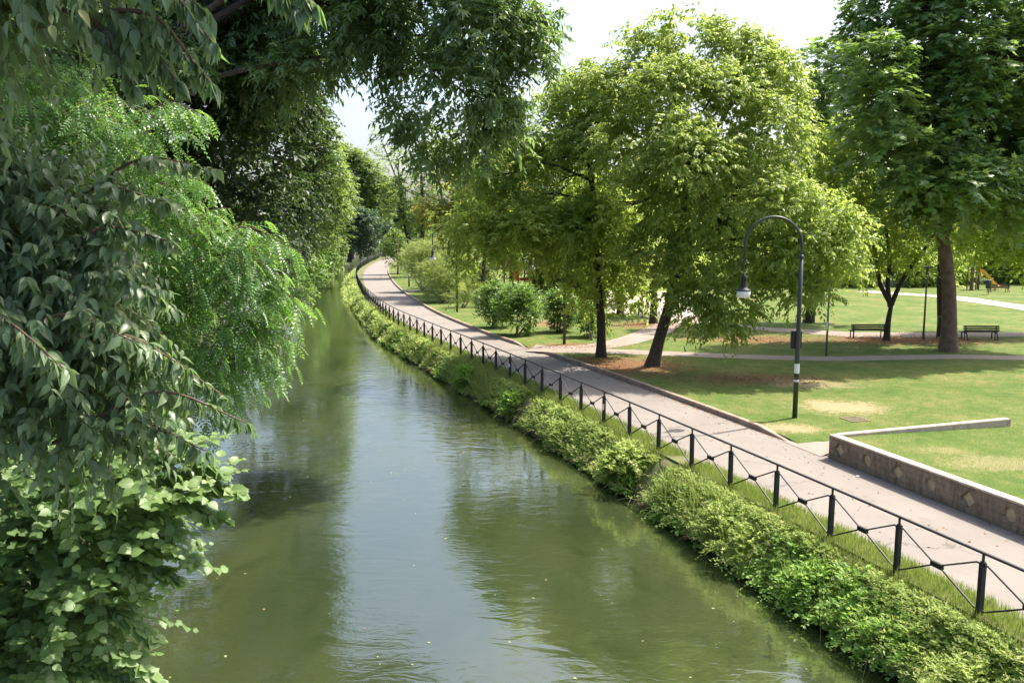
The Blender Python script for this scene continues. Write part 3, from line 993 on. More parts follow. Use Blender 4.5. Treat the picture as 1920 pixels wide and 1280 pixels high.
# ---- street lamps: pole, arched arm, ring, hanging head
def lamp_proto():
    base = G(1490, 783, LAWN)
    t = thing('street_lamp', 'tall arched lamp post with stickers and a dark box, nearest to the wall', 'street lamp', (base[0], base[1], LAWN - .02), 0, 'arched lamp posts along the footway')
    H = 5.35; R = .92; top = 6.62
    b = MB(); b.tube([(0, 0, -.1), (0, 0, 2.2), (0, 0, 3.6), (0, 0, H)], [.085, .08, .07, .062], 14)
    b.build('pole', M['pole'], t, smooth=True)
    b = MB(); b.lathe([(.075, H - .08), (.08, H - .06), (.08, H + .02), (.06, H + .05)]); b.build('collar', M['pole'], t, smooth=True)
    arc_ = [(0, 0, H)] + [(0, 0, H + .15)]
    for i in range(0, 25):
        a = math.pi * i / 24
        arc_.append((-R + R * math.cos(a), 0, H + .34 + (top - H - .34) * math.sin(a)))
    arc_.append((-2 * R, 0, H - .12))
    b = MB(); b.tube(arc_, .042, 12); b.build('arched_arm', M['pole'], t, smooth=True)
    rc = H - .33
    b = MB(); ring = [(-2 * R + .2 * math.cos(a), 0, rc + .2 * math.sin(a)) for a in np.linspace(0, 2 * math.pi, 25)]
    b.tube(ring, .012, 6, caps=False); b.tube([(-2 * R, 0, rc + .22), (-2 * R, 0, rc - .22)], .012, 6); b.build('ring', M['pole'], t, smooth=True)
    hx = -2 * R
    b = MB(); b.lathe([(.03, rc - .2), (.045, rc - .22), (.05, rc - .27), (.09, rc - .3), (.1, rc - .42), (.085, rc - .46), (.1, rc - .5), (.1, rc - .62), (.14, rc - .70), (.22, rc - .745), (.235, rc - .77), (.23, rc - .785)][::-1], (hx, 0, 0), 20)
    b.build('lamp_head', M['iron'], t, smooth=True)
    b = MB(); b.lathe([(.19, rc - 1.0), (.205, rc - .99), (.222, rc - .80), (.21, rc - .785), (.19, rc - .80)], (hx, 0, 0), 24)
    b.build('lamp_shade', M['shade'], t, smooth=True)
    return t
lamp = lamp_proto()
# extras only this lamp has
b = MB(); b.box((-.02, .13, 2.62), (.34, .16, .58)); b.build('control_box', M['black'], lamp, bevel=.02)
b = MB(); b.tube([(0, 0, 1.42), (0, 0, 1.84)], .0835, 16, caps=False); b.build('sticker', M['white'], lamp, smooth=True)
b = MB(); b.tube([(0, 0, 1.24), (0, 0, 1.31)], .0845, 16, caps=False); b.build('sticker', M['white'], lamp, smooth=True)
b = MB(); b.tube([(0, 0, 1.42), (0, 0, 1.52)], .0855, 16, caps=False); b.build('sticker', M['black'], lamp, smooth=True)

def add_lamp(px, py, label):
    g = G(px, py, LAWN)
    c = lamp.copy(); COL.objects.link(c); c.location = (g[0], g[1], LAWN - .02); c['label'] = label
    for ch in lamp.children:
        if ch.name.split('.')[0] in ('control_box', 'sticker'): continue
        d = ch.copy(); COL.objects.link(d); d.parent = c
add_lamp(857, 585, 'distant arched lamp post beside the feathery pale green bush')
add_lamp(1058, 645, 'middle arched lamp post half hidden in the maple, beside the rounded shrubs')

# modern post-top lamp
g = G(1731, 636, LAWN)
pl = thing('post_lamp', 'slim grey park lamp with flat disc top between the two benches', 'park lamp', g)
b = MB(); b.tube([(0, 0, -.1), (0, 0, 2), (0, 0, 3.55)], [.06, .055, .045], 12); b.build('pole', M['pole_grey'], pl, smooth=True)
b = MB(); b.lathe([(.04, 3.5), (.09, 3.55), (.13, 3.62), (.1, 3.75), (.05, 3.95), (.05, 4.1)]); b.build('lamp_head', M['pole_grey'], pl, smooth=True)
b = MB(); b.lathe([(.1, 4.06), (.36, 4.1), (.38, 4.13), (.3, 4.2), (.05, 4.26)], n=24); b.build('disc_shade', M['pole_grey'], pl, smooth=True)
# slim sign pole with a small plate
g = G(1549, 668, LAWN)
sp_ = thing('sign_pole', 'slim grey pole with a small white plate standing by the side path', 'pole', g)
b = MB(); b.tube([(0, 0, -.1), (0, 0, 4.2)], [.05, .045], 10); b.build('pole', M['pole_grey'], sp_, smooth=True)
b = MB(); b.box((-.06, -.06, 1.55), (.11, .02, .42)); b.build('plate', M['white'], sp_, bevel=.004)
# pole with reddish sheet by the pale square
g = G(1204, 595, LAWN)
sp2 = thing('sign_pole', 'thin dark pole with a reddish brown sheet beside the pale paved square', 'pole', g)
b = MB(); b.tube([(0, 0, -.1), (0, 0, 4.6)], [.05, .045], 8); b.build('pole', M['timber'], sp2, smooth=True)
b = MB(); b.box((-.08, -.06, 1.25), (.14, .05, .75), .3); b.build('sheet', M['redbrown'], sp2, bevel=.01)
# bollard with pale cap
g = G(767, 538, LAWN)
bo = thing('bollard', 'dark slim bollard with pale cap on the far lawn', 'bollard', g)
b = MB(); b.tube([(0, 0, -.05), (0, 0, 1.15)], .1, 12); b.build('post', M['pole'], bo, smooth=True)
b = MB(); b.lathe([(.095, 1.15), (.11, 1.18), (.11, 1.38), (.07, 1.45)]); b.build('cap', M['white'], bo, smooth=True)
# far traffic sign
gx = P(712, 478, 205)
fs = thing('road_sign', 'tiny pale sign on a post beyond the far bend', 'sign', (gx[0], gx[1], 0.0))
b = MB(); b.tube([(0, 0, -.1), (0, 0, 4.2)], .07, 8); b.build('post', M['white'], fs, smooth=True)
b = MB(); b.lathe([(.42, -.03), (.42, .03)], n=20); me = b.mesh('sign_disc', M['white']); o = link('sign_disc', me, fs); o.location = (0, -.1, 2.6); o.rotation_euler = (math.pi / 2, 0, 0)

# ---- benches
def bench(px, py, label, w=2.2, rz=0.0, splay=True, proto=None):
    g = G(px, py, LAWN)
    t = thing('park_bench', label, 'bench', (g[0], g[1], LAWN + .015), rz, 'dark slatted park benches')
    for i, (y, z) in enumerate(((.06, .77), (.035, .65), (.01, .53))):
        b = MB(); b.box((0, y - .02, z), (w, .028, .095), M=Matrix.Rotation(math.radians(8), 3, 'X')); b.build('back_slat', M['wood_dark'], t, bevel=.006)
    for y in (.12, .23, .34, .45):
        b = MB(); b.box((0, y, .44), (w, .085, .035)); b.build('seat_slat', M['wood_dark'], t, bevel=.006)
    for s in (-1, 1):
        b = MB(); x = s * (w / 2 - .16)
        if splay:
            b.bar((x - .10, -.06, .0), (x - .04, .05, .42), .05, .05); b.bar((x + .10, -.06, .0), (x + .04, .05, .42), .05, .05)
            b.box((x, -.05, .02), (.26, .06, .04))
        else:
            b.bar((x, .0, .0), (x, .02, .42), .06, .06)
        b.bar((x, .02, .38), (x, .075, .82), .05, .05)
        b.bar((x, .03, .40), (x, .5, .40), .05, .05)
        b.bar((x, .48, .0), (x, .48, .42), .05, .05)
        b.build('leg_frame', M['iron'], t)
    return t
bench(1839, 637.5, 'dark bench with splayed iron legs to the right of the thick plane trunk', 2.05, -.01)
bench(1629, 634.5, 'dark slatted bench partly hidden by the forked tree trunk', 2.1, .0, False)
bench(1873, 548.5, 'small distant bench in front of the yellow slide', 2.2, 0)

# ---- litter bins
def bin_(px, py, label, s=1.0, pole_dx=0.0):
    g = G(px, py, LAWN)
    t = thing('litter_bin', label, 'bin', (g[0], g[1], LAWN), 0)
    b = MB(); b.tube([(pole_dx, 0, -.05), (pole_dx, 0, 1.3 * s)], .03, 8); b.build('post', M['iron'], t)
    b = MB(); b.lathe([(.16 * s, .52 * s), (.19 * s, .55 * s), (.21 * s, 1.12 * s), (.2 * s, 1.14 * s), (.17 * s, 1.1 * s)], (0, -.18, 0), 16); b.build('bucket', M['bin'], t, smooth=True)
    b = MB(); b.lathe([(.215 * s, 1.14 * s), (.225 * s, 1.16 * s), (.215 * s, 1.2 * s), (.18 * s, 1.2 * s)], (0, -.18, 0), 16); b.build('rim', M['pole_grey'], t, smooth=True)
bin_(1760, 635, 'dark litter bin on a post next to the thick plane trunk', 1.1, -.12)
bin_(1850, 553, 'far litter bin beside the distant bench', 1.25, .15)

# ---- playground things
g = G(1834, 544, LAWN)
sl = thing('slide', 'yellow plastic slide descending to the right behind the distant bench', 'slide', g, math.radians(-8)); sl.scale = (.85, .85, .85)
b = MB(); pr = smooth_line([(0, 0, 2.35), (.5, 0, 2.2), (1.4, 0, 1.2), (2.1, 0, .5), (2.6, 0, .36), (2.9, 0, .35)], 16)
V = []; F = []
prof = [(-.34, .3), (-.36, .3), (-.36, -.05), (.36, -.05), (.36, .3), (.34, .3), (.33, 0), (-.33, 0)]
for p in pr:
    for yv, zv in prof: V.append((p[0], yv, p[2] + zv))
n_ = len(prof)
for j in range(len(pr) - 1):
    for i in range(n_): F.append((j * n_ + i, j * n_ + (i + 1) % n_, (j + 1) * n_ + (i + 1) % n_, (j + 1) * n_ + i))
b.add(V, F + [tuple(range(n_)), tuple((len(pr) - 1) * n_ + i for i in range(n_))[::-1]]); b.build('chute', M['yellow'], sl)
for yv in (-.5, .5):
    for xv in (-1.15, -.15):
        b = MB(); b.tube([(xv, yv, -.1), (xv, yv, 3.1)], .07, 8); b.build('post', M['timber'], sl)
b = MB(); b.box((-.65, 0, 2.2), (1.1, 1.05, .08)); b.build('platform', M['timber'], sl)
b = MB(); b.box((-.15, 0, 2.75), (.05, .95, .6)); b.build('arch_panel', M['orange'], sl)
g = G(1877, 547, LAWN)
sr = thing('spring_toy', 'small yellow spring toy under the distant bench back', 'toy', (g[0], g[1] + 1.2, LAWN))
b = MB(); b.tube([(-.5, 0, .25), (-.3, 0, .42), (0, 0, .38), (.3, 0, .42), (.55, 0, .6)], [.1, .16, .16, .16, .1], 10); b.build('body', M['yellow'], sr, smooth=True)
b = MB(); hel = [(.1 * math.cos(a), .1 * math.sin(a), .3 * a / 18) for a in np.linspace(0, 18, 40)]; b.tube(hel, .018, 5); b.build('spring', M['iron'], sr)
g = G(970, 541, LAWN)
pf = thing('play_tower', 'orange and timber play tower half hidden behind the rounded shrubs', 'play tower', (g[0] + .3, g[1], g[2]), math.radians(36)); pf.scale = (1.2, 1.2, 1.15)
for xv in (-1.35, -.65, .95, 1.55):
    for yv in (-.6, .6):
        b = MB(); b.tube([(xv, yv, -.1), (xv, yv, 2.35)], .07, 8); b.build('post', M['timber'], pf)
b = MB(); b.box((-1.0, -.68, 1.5), (.72, .05, 1.4)); b.box((-1.0, -.68, 2.3), (.4, .045, .3)); b.build('panel', M['orange'], pf, bevel=.01)
b = MB(); b.box((1.25, -.68, 1.3), (.7, .05, 1.5)); b.build('panel', M['orange'], pf, bevel=.01)
b = MB(); b.box((.15, -.68, .9), (1.5, .05, .22)); b.build('rail_board', M['orange'], pf, bevel=.01)
b = MB(); b.box((-1.0, 0, 1.0), (.8, 1.3, .07)); b.box((1.25, 0, 1.0), (.75, 1.3, .07)); b.box((.15, 0, .98), (1.6, .6, .06)); b.build('deck', M['timber'], pf)
b = MB(); b.add([(-1.5, -.8, 2.35), (-.5, -.8, 2.35), (-.5, .8, 2.35), (-1.5, .8, 2.35), (-1.0, 0, 3.0)], [(0, 1, 4), (1, 2, 4), (2, 3, 4), (3, 0, 4), (3, 2, 1, 0)]); b.build('roof', M['orange'], pf)

# ---- timber pergola posts far right (playground frames)
for i, (px, py, h, lab) in enumerate(((1822, 545, 3.2, 'tall timber post of the swing area left of the slide'), (1833, 543, 3.4, 'dark timber post standing right at the slide foot'), (1650, 541, 4.0, 'thin dark post seen between the forked limbs'))):
    g = G(px, py, LAWN)
    t = thing('timber_post', lab, 'post', g)
    b = MB(); b.tube([(0, 0, -.1), (0, 0, h)], [.14 if i < 2 else .07, .12 if i < 2 else .06], 8); b.build('shaft', M['timber'], t)
    b = MB(); b.lathe([(.16 if i < 2 else .09, h), (.1, h + .08)], n=8); b.build('cap', M['iron'], t)

# pale low railing and van seen through the gap by the forked tree
g = G(1683, 517, LAWN)
cr = thing('parked_car', 'pale parked car glimpsed between the limbs of the forked tree', 'car', (g[0], g[1], LAWN), math.radians(4))
prof = [(-2.1, .35), (-2.15, .7), (-2.0, .95), (-1.35, 1.0), (-.75, 1.45), (.7, 1.48), (1.35, 1.0), (2.0, .88), (2.1, .6), (2.1, .35)]
M['car'] = plain('car_paint', (.62, .62, .64), .3, .2, c2=(.58, .58, .6), scale=2); M['glass'] = plain('dark_glass', (.03, .035, .05), .1, c2=(.02, .025, .04), scale=2); M['tyre'] = plain('tyre_rubber', (.02, .02, .02), .8)
b = MB(); n_ = len(prof)
V = [(x, -.82 if z < 1.2 else -.66, z) for x, z in prof] + [(x, .82 if z < 1.2 else .66, z) for x, z in prof]
b.add(V, [(i, (i + 1) % n_, n_ + (i + 1) % n_, n_ + i) for i in range(n_)] + [tuple(range(n_))[::-1], tuple(range(n_, 2 * n_))]); b.build('body', M['car'], cr, bevel=.03)
b = MB()
for s in (-1, 1):
    b.add([(-1.2, s * .80, 1.02), (1.15, s * .80, 1.02), (.62, s * .69, 1.40), (-.68, s * .69, 1.38)], [(0, 1, 2, 3) if s < 0 else (3, 2, 1, 0)])
b.build('side_window', M['glass'], cr)
for x in (-1.3, 1.3):
    for y in (-.8, .8):
        me = MB(); me.lathe([(.2, -.09), (.32, -.09), (.34, 0), (.32, .09), (.2, .09)], n=18); o = link('wheel', me.mesh('wheel', M['tyre']), cr); o.location = (x, y, .33); o.rotation_euler = (math.pi / 2, 0, 0)

# ---- small things
g = G(1603, 786, LAWN)
mg = thing('drain_grate', 'square rusty drain grate set in the bare soil near the lamp', 'grate', (g[0], g[1], zlawn(g[0], g[1]) + .01), .25)
b = MB()
for s in (-1, 1):
    b.box((s * .33, 0, .006), (.05, .71, .012)); b.box((0, s * .33, .006), (.61, .05, .012))
b.build('frame', M['rust'], mg)
b = MB()
b.box((0, 0, .004), (.61, .03, .008))
for i in range(-5, 6): b.box((i * .055, 0, .003), (.02, .61, .006))
b.build('bars', M['rust'], mg)
g = G(1634, 893, .01)
b = MB(); b.box((0, 0, .012), (.11, .07, .02), .5); o = b.build('paper_scrap', M['white'], bevel=.006); o.location = (g[0] - .35, g[1], .006); tag(o, 'white scrap of paper on the footway at the wall foot', 'litter')
# ================================================================== PLANTS
S_HACK = dict(tm=T_SIMPLE, dens=10.5, k=11, size=.215, L=.75, droop=.35, hang=.75, spread=.7, inner=.45, gapt=-.42, gaps=1.5, under=.55)
S_MAPLE = dict(tm=T_SIMPLE, dens=8.2, k=11, size=.225, L=.75, droop=.3, hang=.55, spread=.8, inner=.4, gapt=-.38, gaps=1.4, under=.6, nj=.35)
S_PLANE = dict(tm=T_PLANE, dens=4.6, k=8, size=.42, L=.85, droop=.3, hang=.25, spread=.9, inner=.45, gapt=-.36, gaps=1.2, under=.5, nj=.3)
S_MID = dict(tm=T_SIMPLE, dens=4.5, k=9, size=.30, L=.9, droop=.25, hang=.4, spread=.8, inner=.45, gapt=-.42, gaps=1.1, under=.5)
S_FAR = dict(tm=T_SIMPLE, dens=2.2, k=8, size=.46, L=1.2, droop=.25, hang=.35, spread=.8, inner=.45, gapt=-.4, gaps=.9, under=.45)

def gz(px, py):
    g = G(px, py, LAWN); return g

# ---- the big leaning hackberry by the path
b0 = gz(1222, 686); Y2 = b0[1]
tree('hackberry_tree', 'bright green tree with leaning trunk behind the nearest lamp post, drooping to the lawn', 'tree',
     [b0 - (0, 0, .1)] + PT([(1235, 640), (1250, 590), (1263, 540), (1272, 480), (1278, 420), (1290, 330)], Y2), .27,
     PB([(1300, 95, 41, 58), (1220, 120, 42, 62), (1375, 112, 41, 62), (1120, 165, 42, 54), (1075, 200, 43, 44), (1437, 150, 40, 62), (1165, 180, 41, 66), (1260, 190, 39.5, 85), (1350, 200, 39, 85),
         (1440, 250, 38, 72), (1195, 280, 38.5, 82), (1290, 310, 37.5, 90), (1395, 330, 38, 80), (1185, 385, 38, 62), (1265, 400, 38, 62), (1462, 200, 40, 50),
         (1455, 385, 36, 66), (1530, 405, 36, 58), (1515, 470, 35.6, 70), (1455, 480, 36, 60), (1565, 505, 35.4, 48), (1530, 545, 35.4, 42), (1480, 545, 35.8, 40), (1582, 440, 35.8, 42),
         (1335, 545, 36.6, 50), (1375, 575, 36.4, 48), (1312, 590, 36.6, 36), (1395, 520, 37, 42), (1355, 610, 36.4, 32), (1275, 55, 41.5, 30), (1330, 70, 41.5, 32), (1415, 95, 41, 36), (1180, 95, 42, 34), (1460, 130, 40.5, 34), (1258, 26, 41, 13), (1290, 18, 41, 10), (1180, 62, 42, 13), (1332, 40, 41.5, 14), (1372, 48, 41, 12), (1440, 92, 41, 14), (1225, 55, 42, 16), (1130, 108, 42.5, 14), (1480, 150, 40, 16), (1080, 150, 43, 16),
         (1225, 470, 38, 52), (1172, 500, 38.5, 42), (1252, 520, 37.5, 38), (1205, 545, 38.5, 28), (1312, 480, 37, 52), (1340, 420, 37, 56), (1288, 560, 37, 26), (1120, 240, 41, 56), (1250, 260, 37.5, 60)]),
     M['lf_hack'], M['bark'], S_HACK, nlimbs=18, seed=1, lr=.28)
# ---- the darker maple left of it
b1 = gz(1127, 669); Y1 = b1[1]
tree('maple_tree', 'broad green tree with straight dark trunk beside the kerb gap, left of the leaning trunk', 'tree',
     [b1 - (0, 0, .1)] + PT([(1127, 600), (1122, 540), (1118, 470), (1115, 400), (1105, 300)], Y1), .21,
     PB([(1015, 255, 44, 75), (1095, 215, 44, 75), (965, 320, 44, 72), (1050, 340, 43, 92), (1135, 320, 43, 80), (920, 400, 44, 66), (1000, 435, 42, 88),
         (1085, 440, 42, 88), (893, 460, 42, 42), (955, 452, 42, 42), (1165, 450, 42, 68), (1040, 485, 42, 40), (1115, 515, 42, 52), (1165, 520, 42.5, 46), (868, 510, 42, 22), (870, 548, 42, 12),
         (1085, 545, 42.4, 30), (1120, 580, 42.6, 32), (1060, 180, 44.5, 38), (990, 210, 44.5, 34), (945, 270, 44.5, 36), (1195, 560, 43, 30),
         (880, 430, 42, 42), (935, 440, 41.5, 40), (1085, 590, 42.3, 20), (1060, 440, 41.2, 60), (1120, 420, 41.2, 60), (900, 350, 43.5, 44)]),
     M['lf_hack2'], M['bark_dark'], S_MAPLE, nlimbs=16, seed=2, lr=.3)
# ---- plane tree at the right
b3 = gz(1778, 658); Y3 = b3[1]
tree('plane_tree', 'tall plane tree with thick brown trunk and big star leaves between the two benches', 'tree',
     [b3 - (0, 0, .1)] + PT([(1780, 600), (1779, 540), (1773, 480), (1766, 430), (1762, 370), (1768, 250), (1778, 110), (1785, -80)], Y3), .36,
     PB([(1705, 60, 45, 95), (1830, 60, 46, 120), (1655, 165, 45, 70), (1760, 180, 45, 110), (1900, 190, 45, 115), (1648, 265, 45, 52), (1720, 300, 44, 82),
         (1830, 310, 44, 92), (1935, 330, 45, 90), (1765, 365, 43.5, 52), (1845, 375, 43, 42), (1690, 375, 44, 42), (1985, 100, 46, 120), (1750, -70, 46, 115),
         (1880, -90, 46, 125), (1660, -10, 46, 70), (1620, 60, 46, 34), (1990, 240, 45, 110), (1800, 400, 43, 26), (1720, 400, 43.5, 28), (1905, 400, 44, 46),
         (1768, 290, 42.8, 56), (1785, 200, 42.8, 66), (1755, 100, 43, 66), (1800, 20, 43.4, 66), (1735, 400, 43, 36), (1870, 260, 43, 60), (1790, 375, 42, 44), (1750, 340, 42, 50), (1700, 240, 43, 60), (1640, 200, 43.5, 56), (1600, 130, 44, 40), (1625, 300, 44, 44), (1850, 350, 42, 60), (1910, 380, 43, 54), (1820, 330, 41.5, 50), (1770, 250, 41.8, 50), (1900, 120, 43, 80), (1820, 120, 42.5, 70), (1655, 190, 40.5, 50), (1690, 280, 40.2, 52), (1645, 110, 41, 44), (1725, 355, 40.5, 40), (1612, 245, 40, 30), (1760, 300, 40, 46), (1800, 350, 40, 36)]),
     M['lf_plane'], M['bark_plane'], S_PLANE, nlimbs=14, seed=3, lr=.3)
# ---- forked tree by the left bench
b4 = gz(1662, 638); Y4 = b4[1]
tree('forked_tree', 'low forked tree with dark slanting limbs standing at the end of the left bench', 'tree',
     [b4 - (0, 0, .1)] + PT([(1665, 605), (1671, 572)], Y4), .19,
     PB([(1590, 262, 48, 46), (1640, 275, 48, 34), (1545, 290, 48, 42), (1600, 330, 48, 52), (1650, 370, 48, 48), (1710, 405, 48, 50), (1600, 400, 48, 50), (1635, 440, 47.5, 46),
         (1690, 455, 48, 38), (1755, 430, 49, 36), (1610, 475, 48, 34), (1720, 480, 48.5, 24), (1600, 510, 48, 20), (1550, 350, 48, 42), (1745, 478, 49, 26), (1692, 490, 48.5, 20), (1632, 500, 48.2, 24), (1580, 470, 48, 36), (1775, 460, 50, 26)]),
     M['lf_hack2'], M['bark_dark'], S_MAPLE, nlimbs=8, seed=4, lr=.35,
     forks=[PT([(1671, 572), (1688, 532), (1713, 492), (1742, 455), (1765, 410)], Y4), PT([(1671, 572), (1656, 545), (1648, 525), (1640, 470), (1615, 400)], Y4), PT([(1669, 575), (1664, 530), (1668, 480), (1650, 380), (1610, 300)], Y4)])
# ---- second trunk behind the plane
b5 = gz(1767, 631); Y5 = b5[1]
tree('shade_tree', 'tree with slim black trunk standing close behind the thick plane trunk', 'tree',
     [b5 - (0, 0, .1)] + PT([(1765, 580), (1764, 520), (1768, 460), (1790, 400)], Y5), .25,
     PB([(1800, 380, 51, 55), (1870, 420, 52, 60), (1930, 440, 52, 66), (1880, 350, 51, 70), (1980, 430, 52, 60), (1840, 460, 53, 34), (1900, 480, 53, 34), (1960, 370, 52, 60), (1818, 478, 53, 30), (1870, 492, 53, 30), (1945, 490, 52, 38), (1905, 508, 53, 20), (1985, 500, 52, 36), (1850, 425, 52, 44)]),
     M['lf_hack2'], M['bark_dark'], S_MID, nlimbs=6, seed=5)
# ---- dark trees behind the two
b6 = gz(1500, 605)
tree('plane_tree', 'dark green tree rising behind the bright hackberry and the forked tree', 'tree',
     [(b6[0] + .6, 58, .0)] + PT([(1530, 520), (1540, 400), (1540, 200)], 58), .3,
     PB([(1545, 125, 57, 46), (1505, 190, 57, 56), (1585, 200, 58, 62), (1530, 270, 57, 66), (1605, 300, 58, 62), (1500, 330, 58, 60), (1570, 370, 57, 60), (1520, 430, 58, 52), (1610, 420, 58, 48), (1480, 140, 58, 36), (1625, 150, 58, 36)]),
     M['lf_plane'], M['bark_dark'], dict(S_PLANE, dens=4.6, size=.45), nlimbs=8, seed=6)
b7 = gz(1225, 606)
tree('park_tree', 'tree with short black trunk seen just left behind the leaning trunk', 'tree',
     [b7 - (0, 0, .1)] + PT([(1226, 570), (1228, 520), (1230, 460)], b7[1]), .26,
     PB([(1200, 440, 64, 50), (1260, 430, 64, 50), (1230, 380, 64, 60), (1170, 490, 64, 34), (1285, 480, 64, 34), (1230, 500, 64, 32)]),
     M['lf_hack2'], M['bark_dark'], S_MID, nlimbs=5, seed=7)
b8 = gz(1163, 592)
tree('park_tree', 'tree with reddish lower trunk at the corner of the pale square', 'tree',
     [b8 - (0, 0, .1)] + PT([(1163, 560), (1162, 520), (1160, 450)], b8[1]), .27,
     PB([(1130, 450, 72, 44), (1190, 460, 72, 44), (1160, 400, 72, 50), (1125, 515, 72, 26), (1185, 525, 72, 22), (1150, 545, 72, 14)]),
     M['lf_hack2'], M['bark'], S_MID, nlimbs=5, seed=8)

# ---- yellowing trees near the bend
for i, (px, py, Y, lab, bl) in enumerate((
        (838, 560, 84, 'yellowing tree just right of the far lamp arch', [(835, 350, 84, 36), (870, 335, 84, 34), (815, 400, 84, 36), (860, 400, 84, 42), (845, 450, 83, 34), (890, 380, 84, 30)]),
        (905, 556, 80, 'golden tinged tree tucked against the broad maple crown', [(905, 345, 80, 36), (940, 320, 80, 40), (925, 390, 80, 44), (885, 420, 80, 40), (960, 370, 80, 36), (910, 460, 80, 36)]))):
    g = gz(px, py)
    tree('yellowing_tree', lab, 'tree', [(g[0], Y, .0)] + PT([(px + 2, 500), (px + 8, 420), (px + 12, 360)], Y), .2, PB(bl), M['lf_yellow'], M['bark'], dict(S_MID, size=.34), nlimbs=5, seed=20 + i)
# tall sparse dark-trunked trees beyond the bend
tree('sparse_tree', 'leaning dark trunk with sparse crown rising above the feathery bushes', 'tree', [G(778, 520, 0) * (1, 1, 0)] + PT([(772, 470), (760, 420), (754, 370), (748, 330)], G(778, 520, 0)[1]), .42,
     PB([(745, 300, 118, 18), (765, 345, 118, 22), (735, 350, 118, 20), (790, 385, 118, 26), (745, 400, 118, 26), (725, 385, 118, 18), (775, 415, 118, 24)]), M['lf_far'], M['bark_dark'], dict(S_FAR, dens=1.6, size=.42), nlimbs=7, seed=30, forks=[PT([(768, 455), (758, 415), (745, 380)], G(778, 520, 0)[1])])
tree('sparse_tree', 'slim upright dark trunk right of the leaning one, sparse crown', 'tree', [G(786, 522, 0) * (1, 1, 0)] + PT([(790, 470), (793, 420), (792, 370), (790, 330)], G(786, 522, 0)[1]), .32,
     PB([(795, 335, 118, 22), (812, 370, 118, 24), (800, 405, 118, 22), (820, 430, 118, 26), (780, 440, 118, 22), (800, 300, 118, 16)]), M['lf_far'], M['bark_dark'], dict(S_FAR, dens=1.8, size=.42), nlimbs=6, seed=31)
tree('airy_tree', 'thin airy pale tree against the white sky above the bend', 'tree', [(P(772, 470, 250)[0], 250, 0)] + PT([(765, 400), (745, 340), (718, 270)], 250), .3,
     PB([(712, 262, 250, 16), (700, 292, 250, 18), (724, 300, 250, 20), (712, 335, 250, 20), (735, 350, 250, 20), (698, 246, 250, 9), (750, 300, 250, 14)]), M['lf_far'], M['bark'], dict(S_FAR, dens=.5, size=.62, L=1.6, gapt=-.2), nlimbs=6, seed=32)

# ---- shrubs on the lawn
def shrub(name, label, px, py, blobs, mat, spec, seed, stems=7, group=None):
    g = gz(px, py); rg = np.random.default_rng(500 + seed)
    root = thing(name, label, 'shrub', (g[0], g[1], LAWN), 0, group)
    VV = []; FF = []; nb = 0
    for i in range(stems):
        b_ = blobs[rg.integers(len(blobs))]
        e = np.array(b_[:3]) + rg.normal(0, .25, 3) * b_[3]
        s = np.array([g[0], g[1], LAWN - .05]) + np.append(rg.normal(0, .1, 2), 0)
        V, F = tube_arrays(smooth_line([s, (s + e) / 2 + rg.normal(0, .12, 3), e], 6), np.linspace(.04, .01, 6), 5)
        VV.append(V); FF.append(F + nb); nb += len(V)
    mk('stems', np.vstack(VV), np.vstack(FF), M['bark_dark'], root, off=(g[0], g[1], LAWN), smooth=True)
    crown_mesh('foliage', blobs, mat, spec['tm'], spec['dens'], spec['k'], spec['size'], spec['L'], root, np.array([g[0], g[1], LAWN]), rg, **{k: v for k, v in spec.items() if k not in ('tm', 'dens', 'k', 'size', 'L')})
S_SHR = dict(tm=T_SIMPLE, dens=30, k=9, size=.15, L=.45, droop=.1, hang=.1, spread=.8, inner=.4, gapt=-.5, gaps=2.5, under=.8, dirz=.35)
S_TAM = dict(tm=T_FEATHER, dens=9, k=5, size=.55, L=.8, droop=.15, hang=-.1, spread=.5, inner=.35, gapt=-.55, gaps=1.5, under=.7, dirz=.5)
shrub('round_shrub', 'rounded shrub nearest the far kerb, left one of the leafy pair', 925, 611, PB([(920, 580, 55, 24), (935, 565, 55, 24), (912, 560, 55, 20), (930, 595, 55, 18), (945, 580, 55, 18), (925, 545, 55, 16)]), M['lf_shrub'], S_SHR, 1)
shrub('round_shrub', 'rounded shrub in front of the play tower, narrowing to its foot', 968, 633, PB([(965, 595, 51, 28), (985, 580, 51, 26), (950, 575, 51, 24), (970, 615, 50.5, 20), (992, 600, 51, 18), (968, 555, 51, 24), (990, 555, 51, 16)]), M['lf_shrub'], S_SHR, 2)
shrub('round_shrub', 'rounded shrub just left of the middle lamp pole', 1048, 624, PB([(1046, 590, 52.5, 24), (1062, 575, 52.5, 22), (1032, 575, 52.5, 20), (1050, 608, 52.5, 18), (1050, 560, 52.5, 18), (1068, 595, 52.5, 15)]), M['lf_shrub'], S_SHR, 3)
shrub('round_shrub', 'dark narrow shrub in the shade against the straight dark trunk', 1107, 638, PB([(1104, 605, 50, 20), (1112, 590, 50, 18), (1098, 585, 50, 18), (1107, 622, 50, 14)]), M['lf_shrub'], S_SHR, 4)
shrub('feathery_bush', 'large feathery pale green bush leaning over the far kerb', 830, 570, PB([(815, 535, 75, 26), (835, 545, 75, 24), (805, 515, 75, 18), (828, 510, 75, 22), (848, 530, 75, 18), (842, 560, 75, 14), (818, 558, 75, 14)]), M['lf_tam'], S_TAM, 5)
shrub('feathery_bush', 'feathery bush behind, topped by the far lamp head', 790, 545, PB([(790, 500, 90, 24), (770, 495, 90, 20), (810, 480, 90, 22), (830, 470, 90, 20), (785, 475, 90, 18), (765, 515, 90, 14), (845, 490, 88, 18)]), M['lf_tam'], S_TAM, 6)
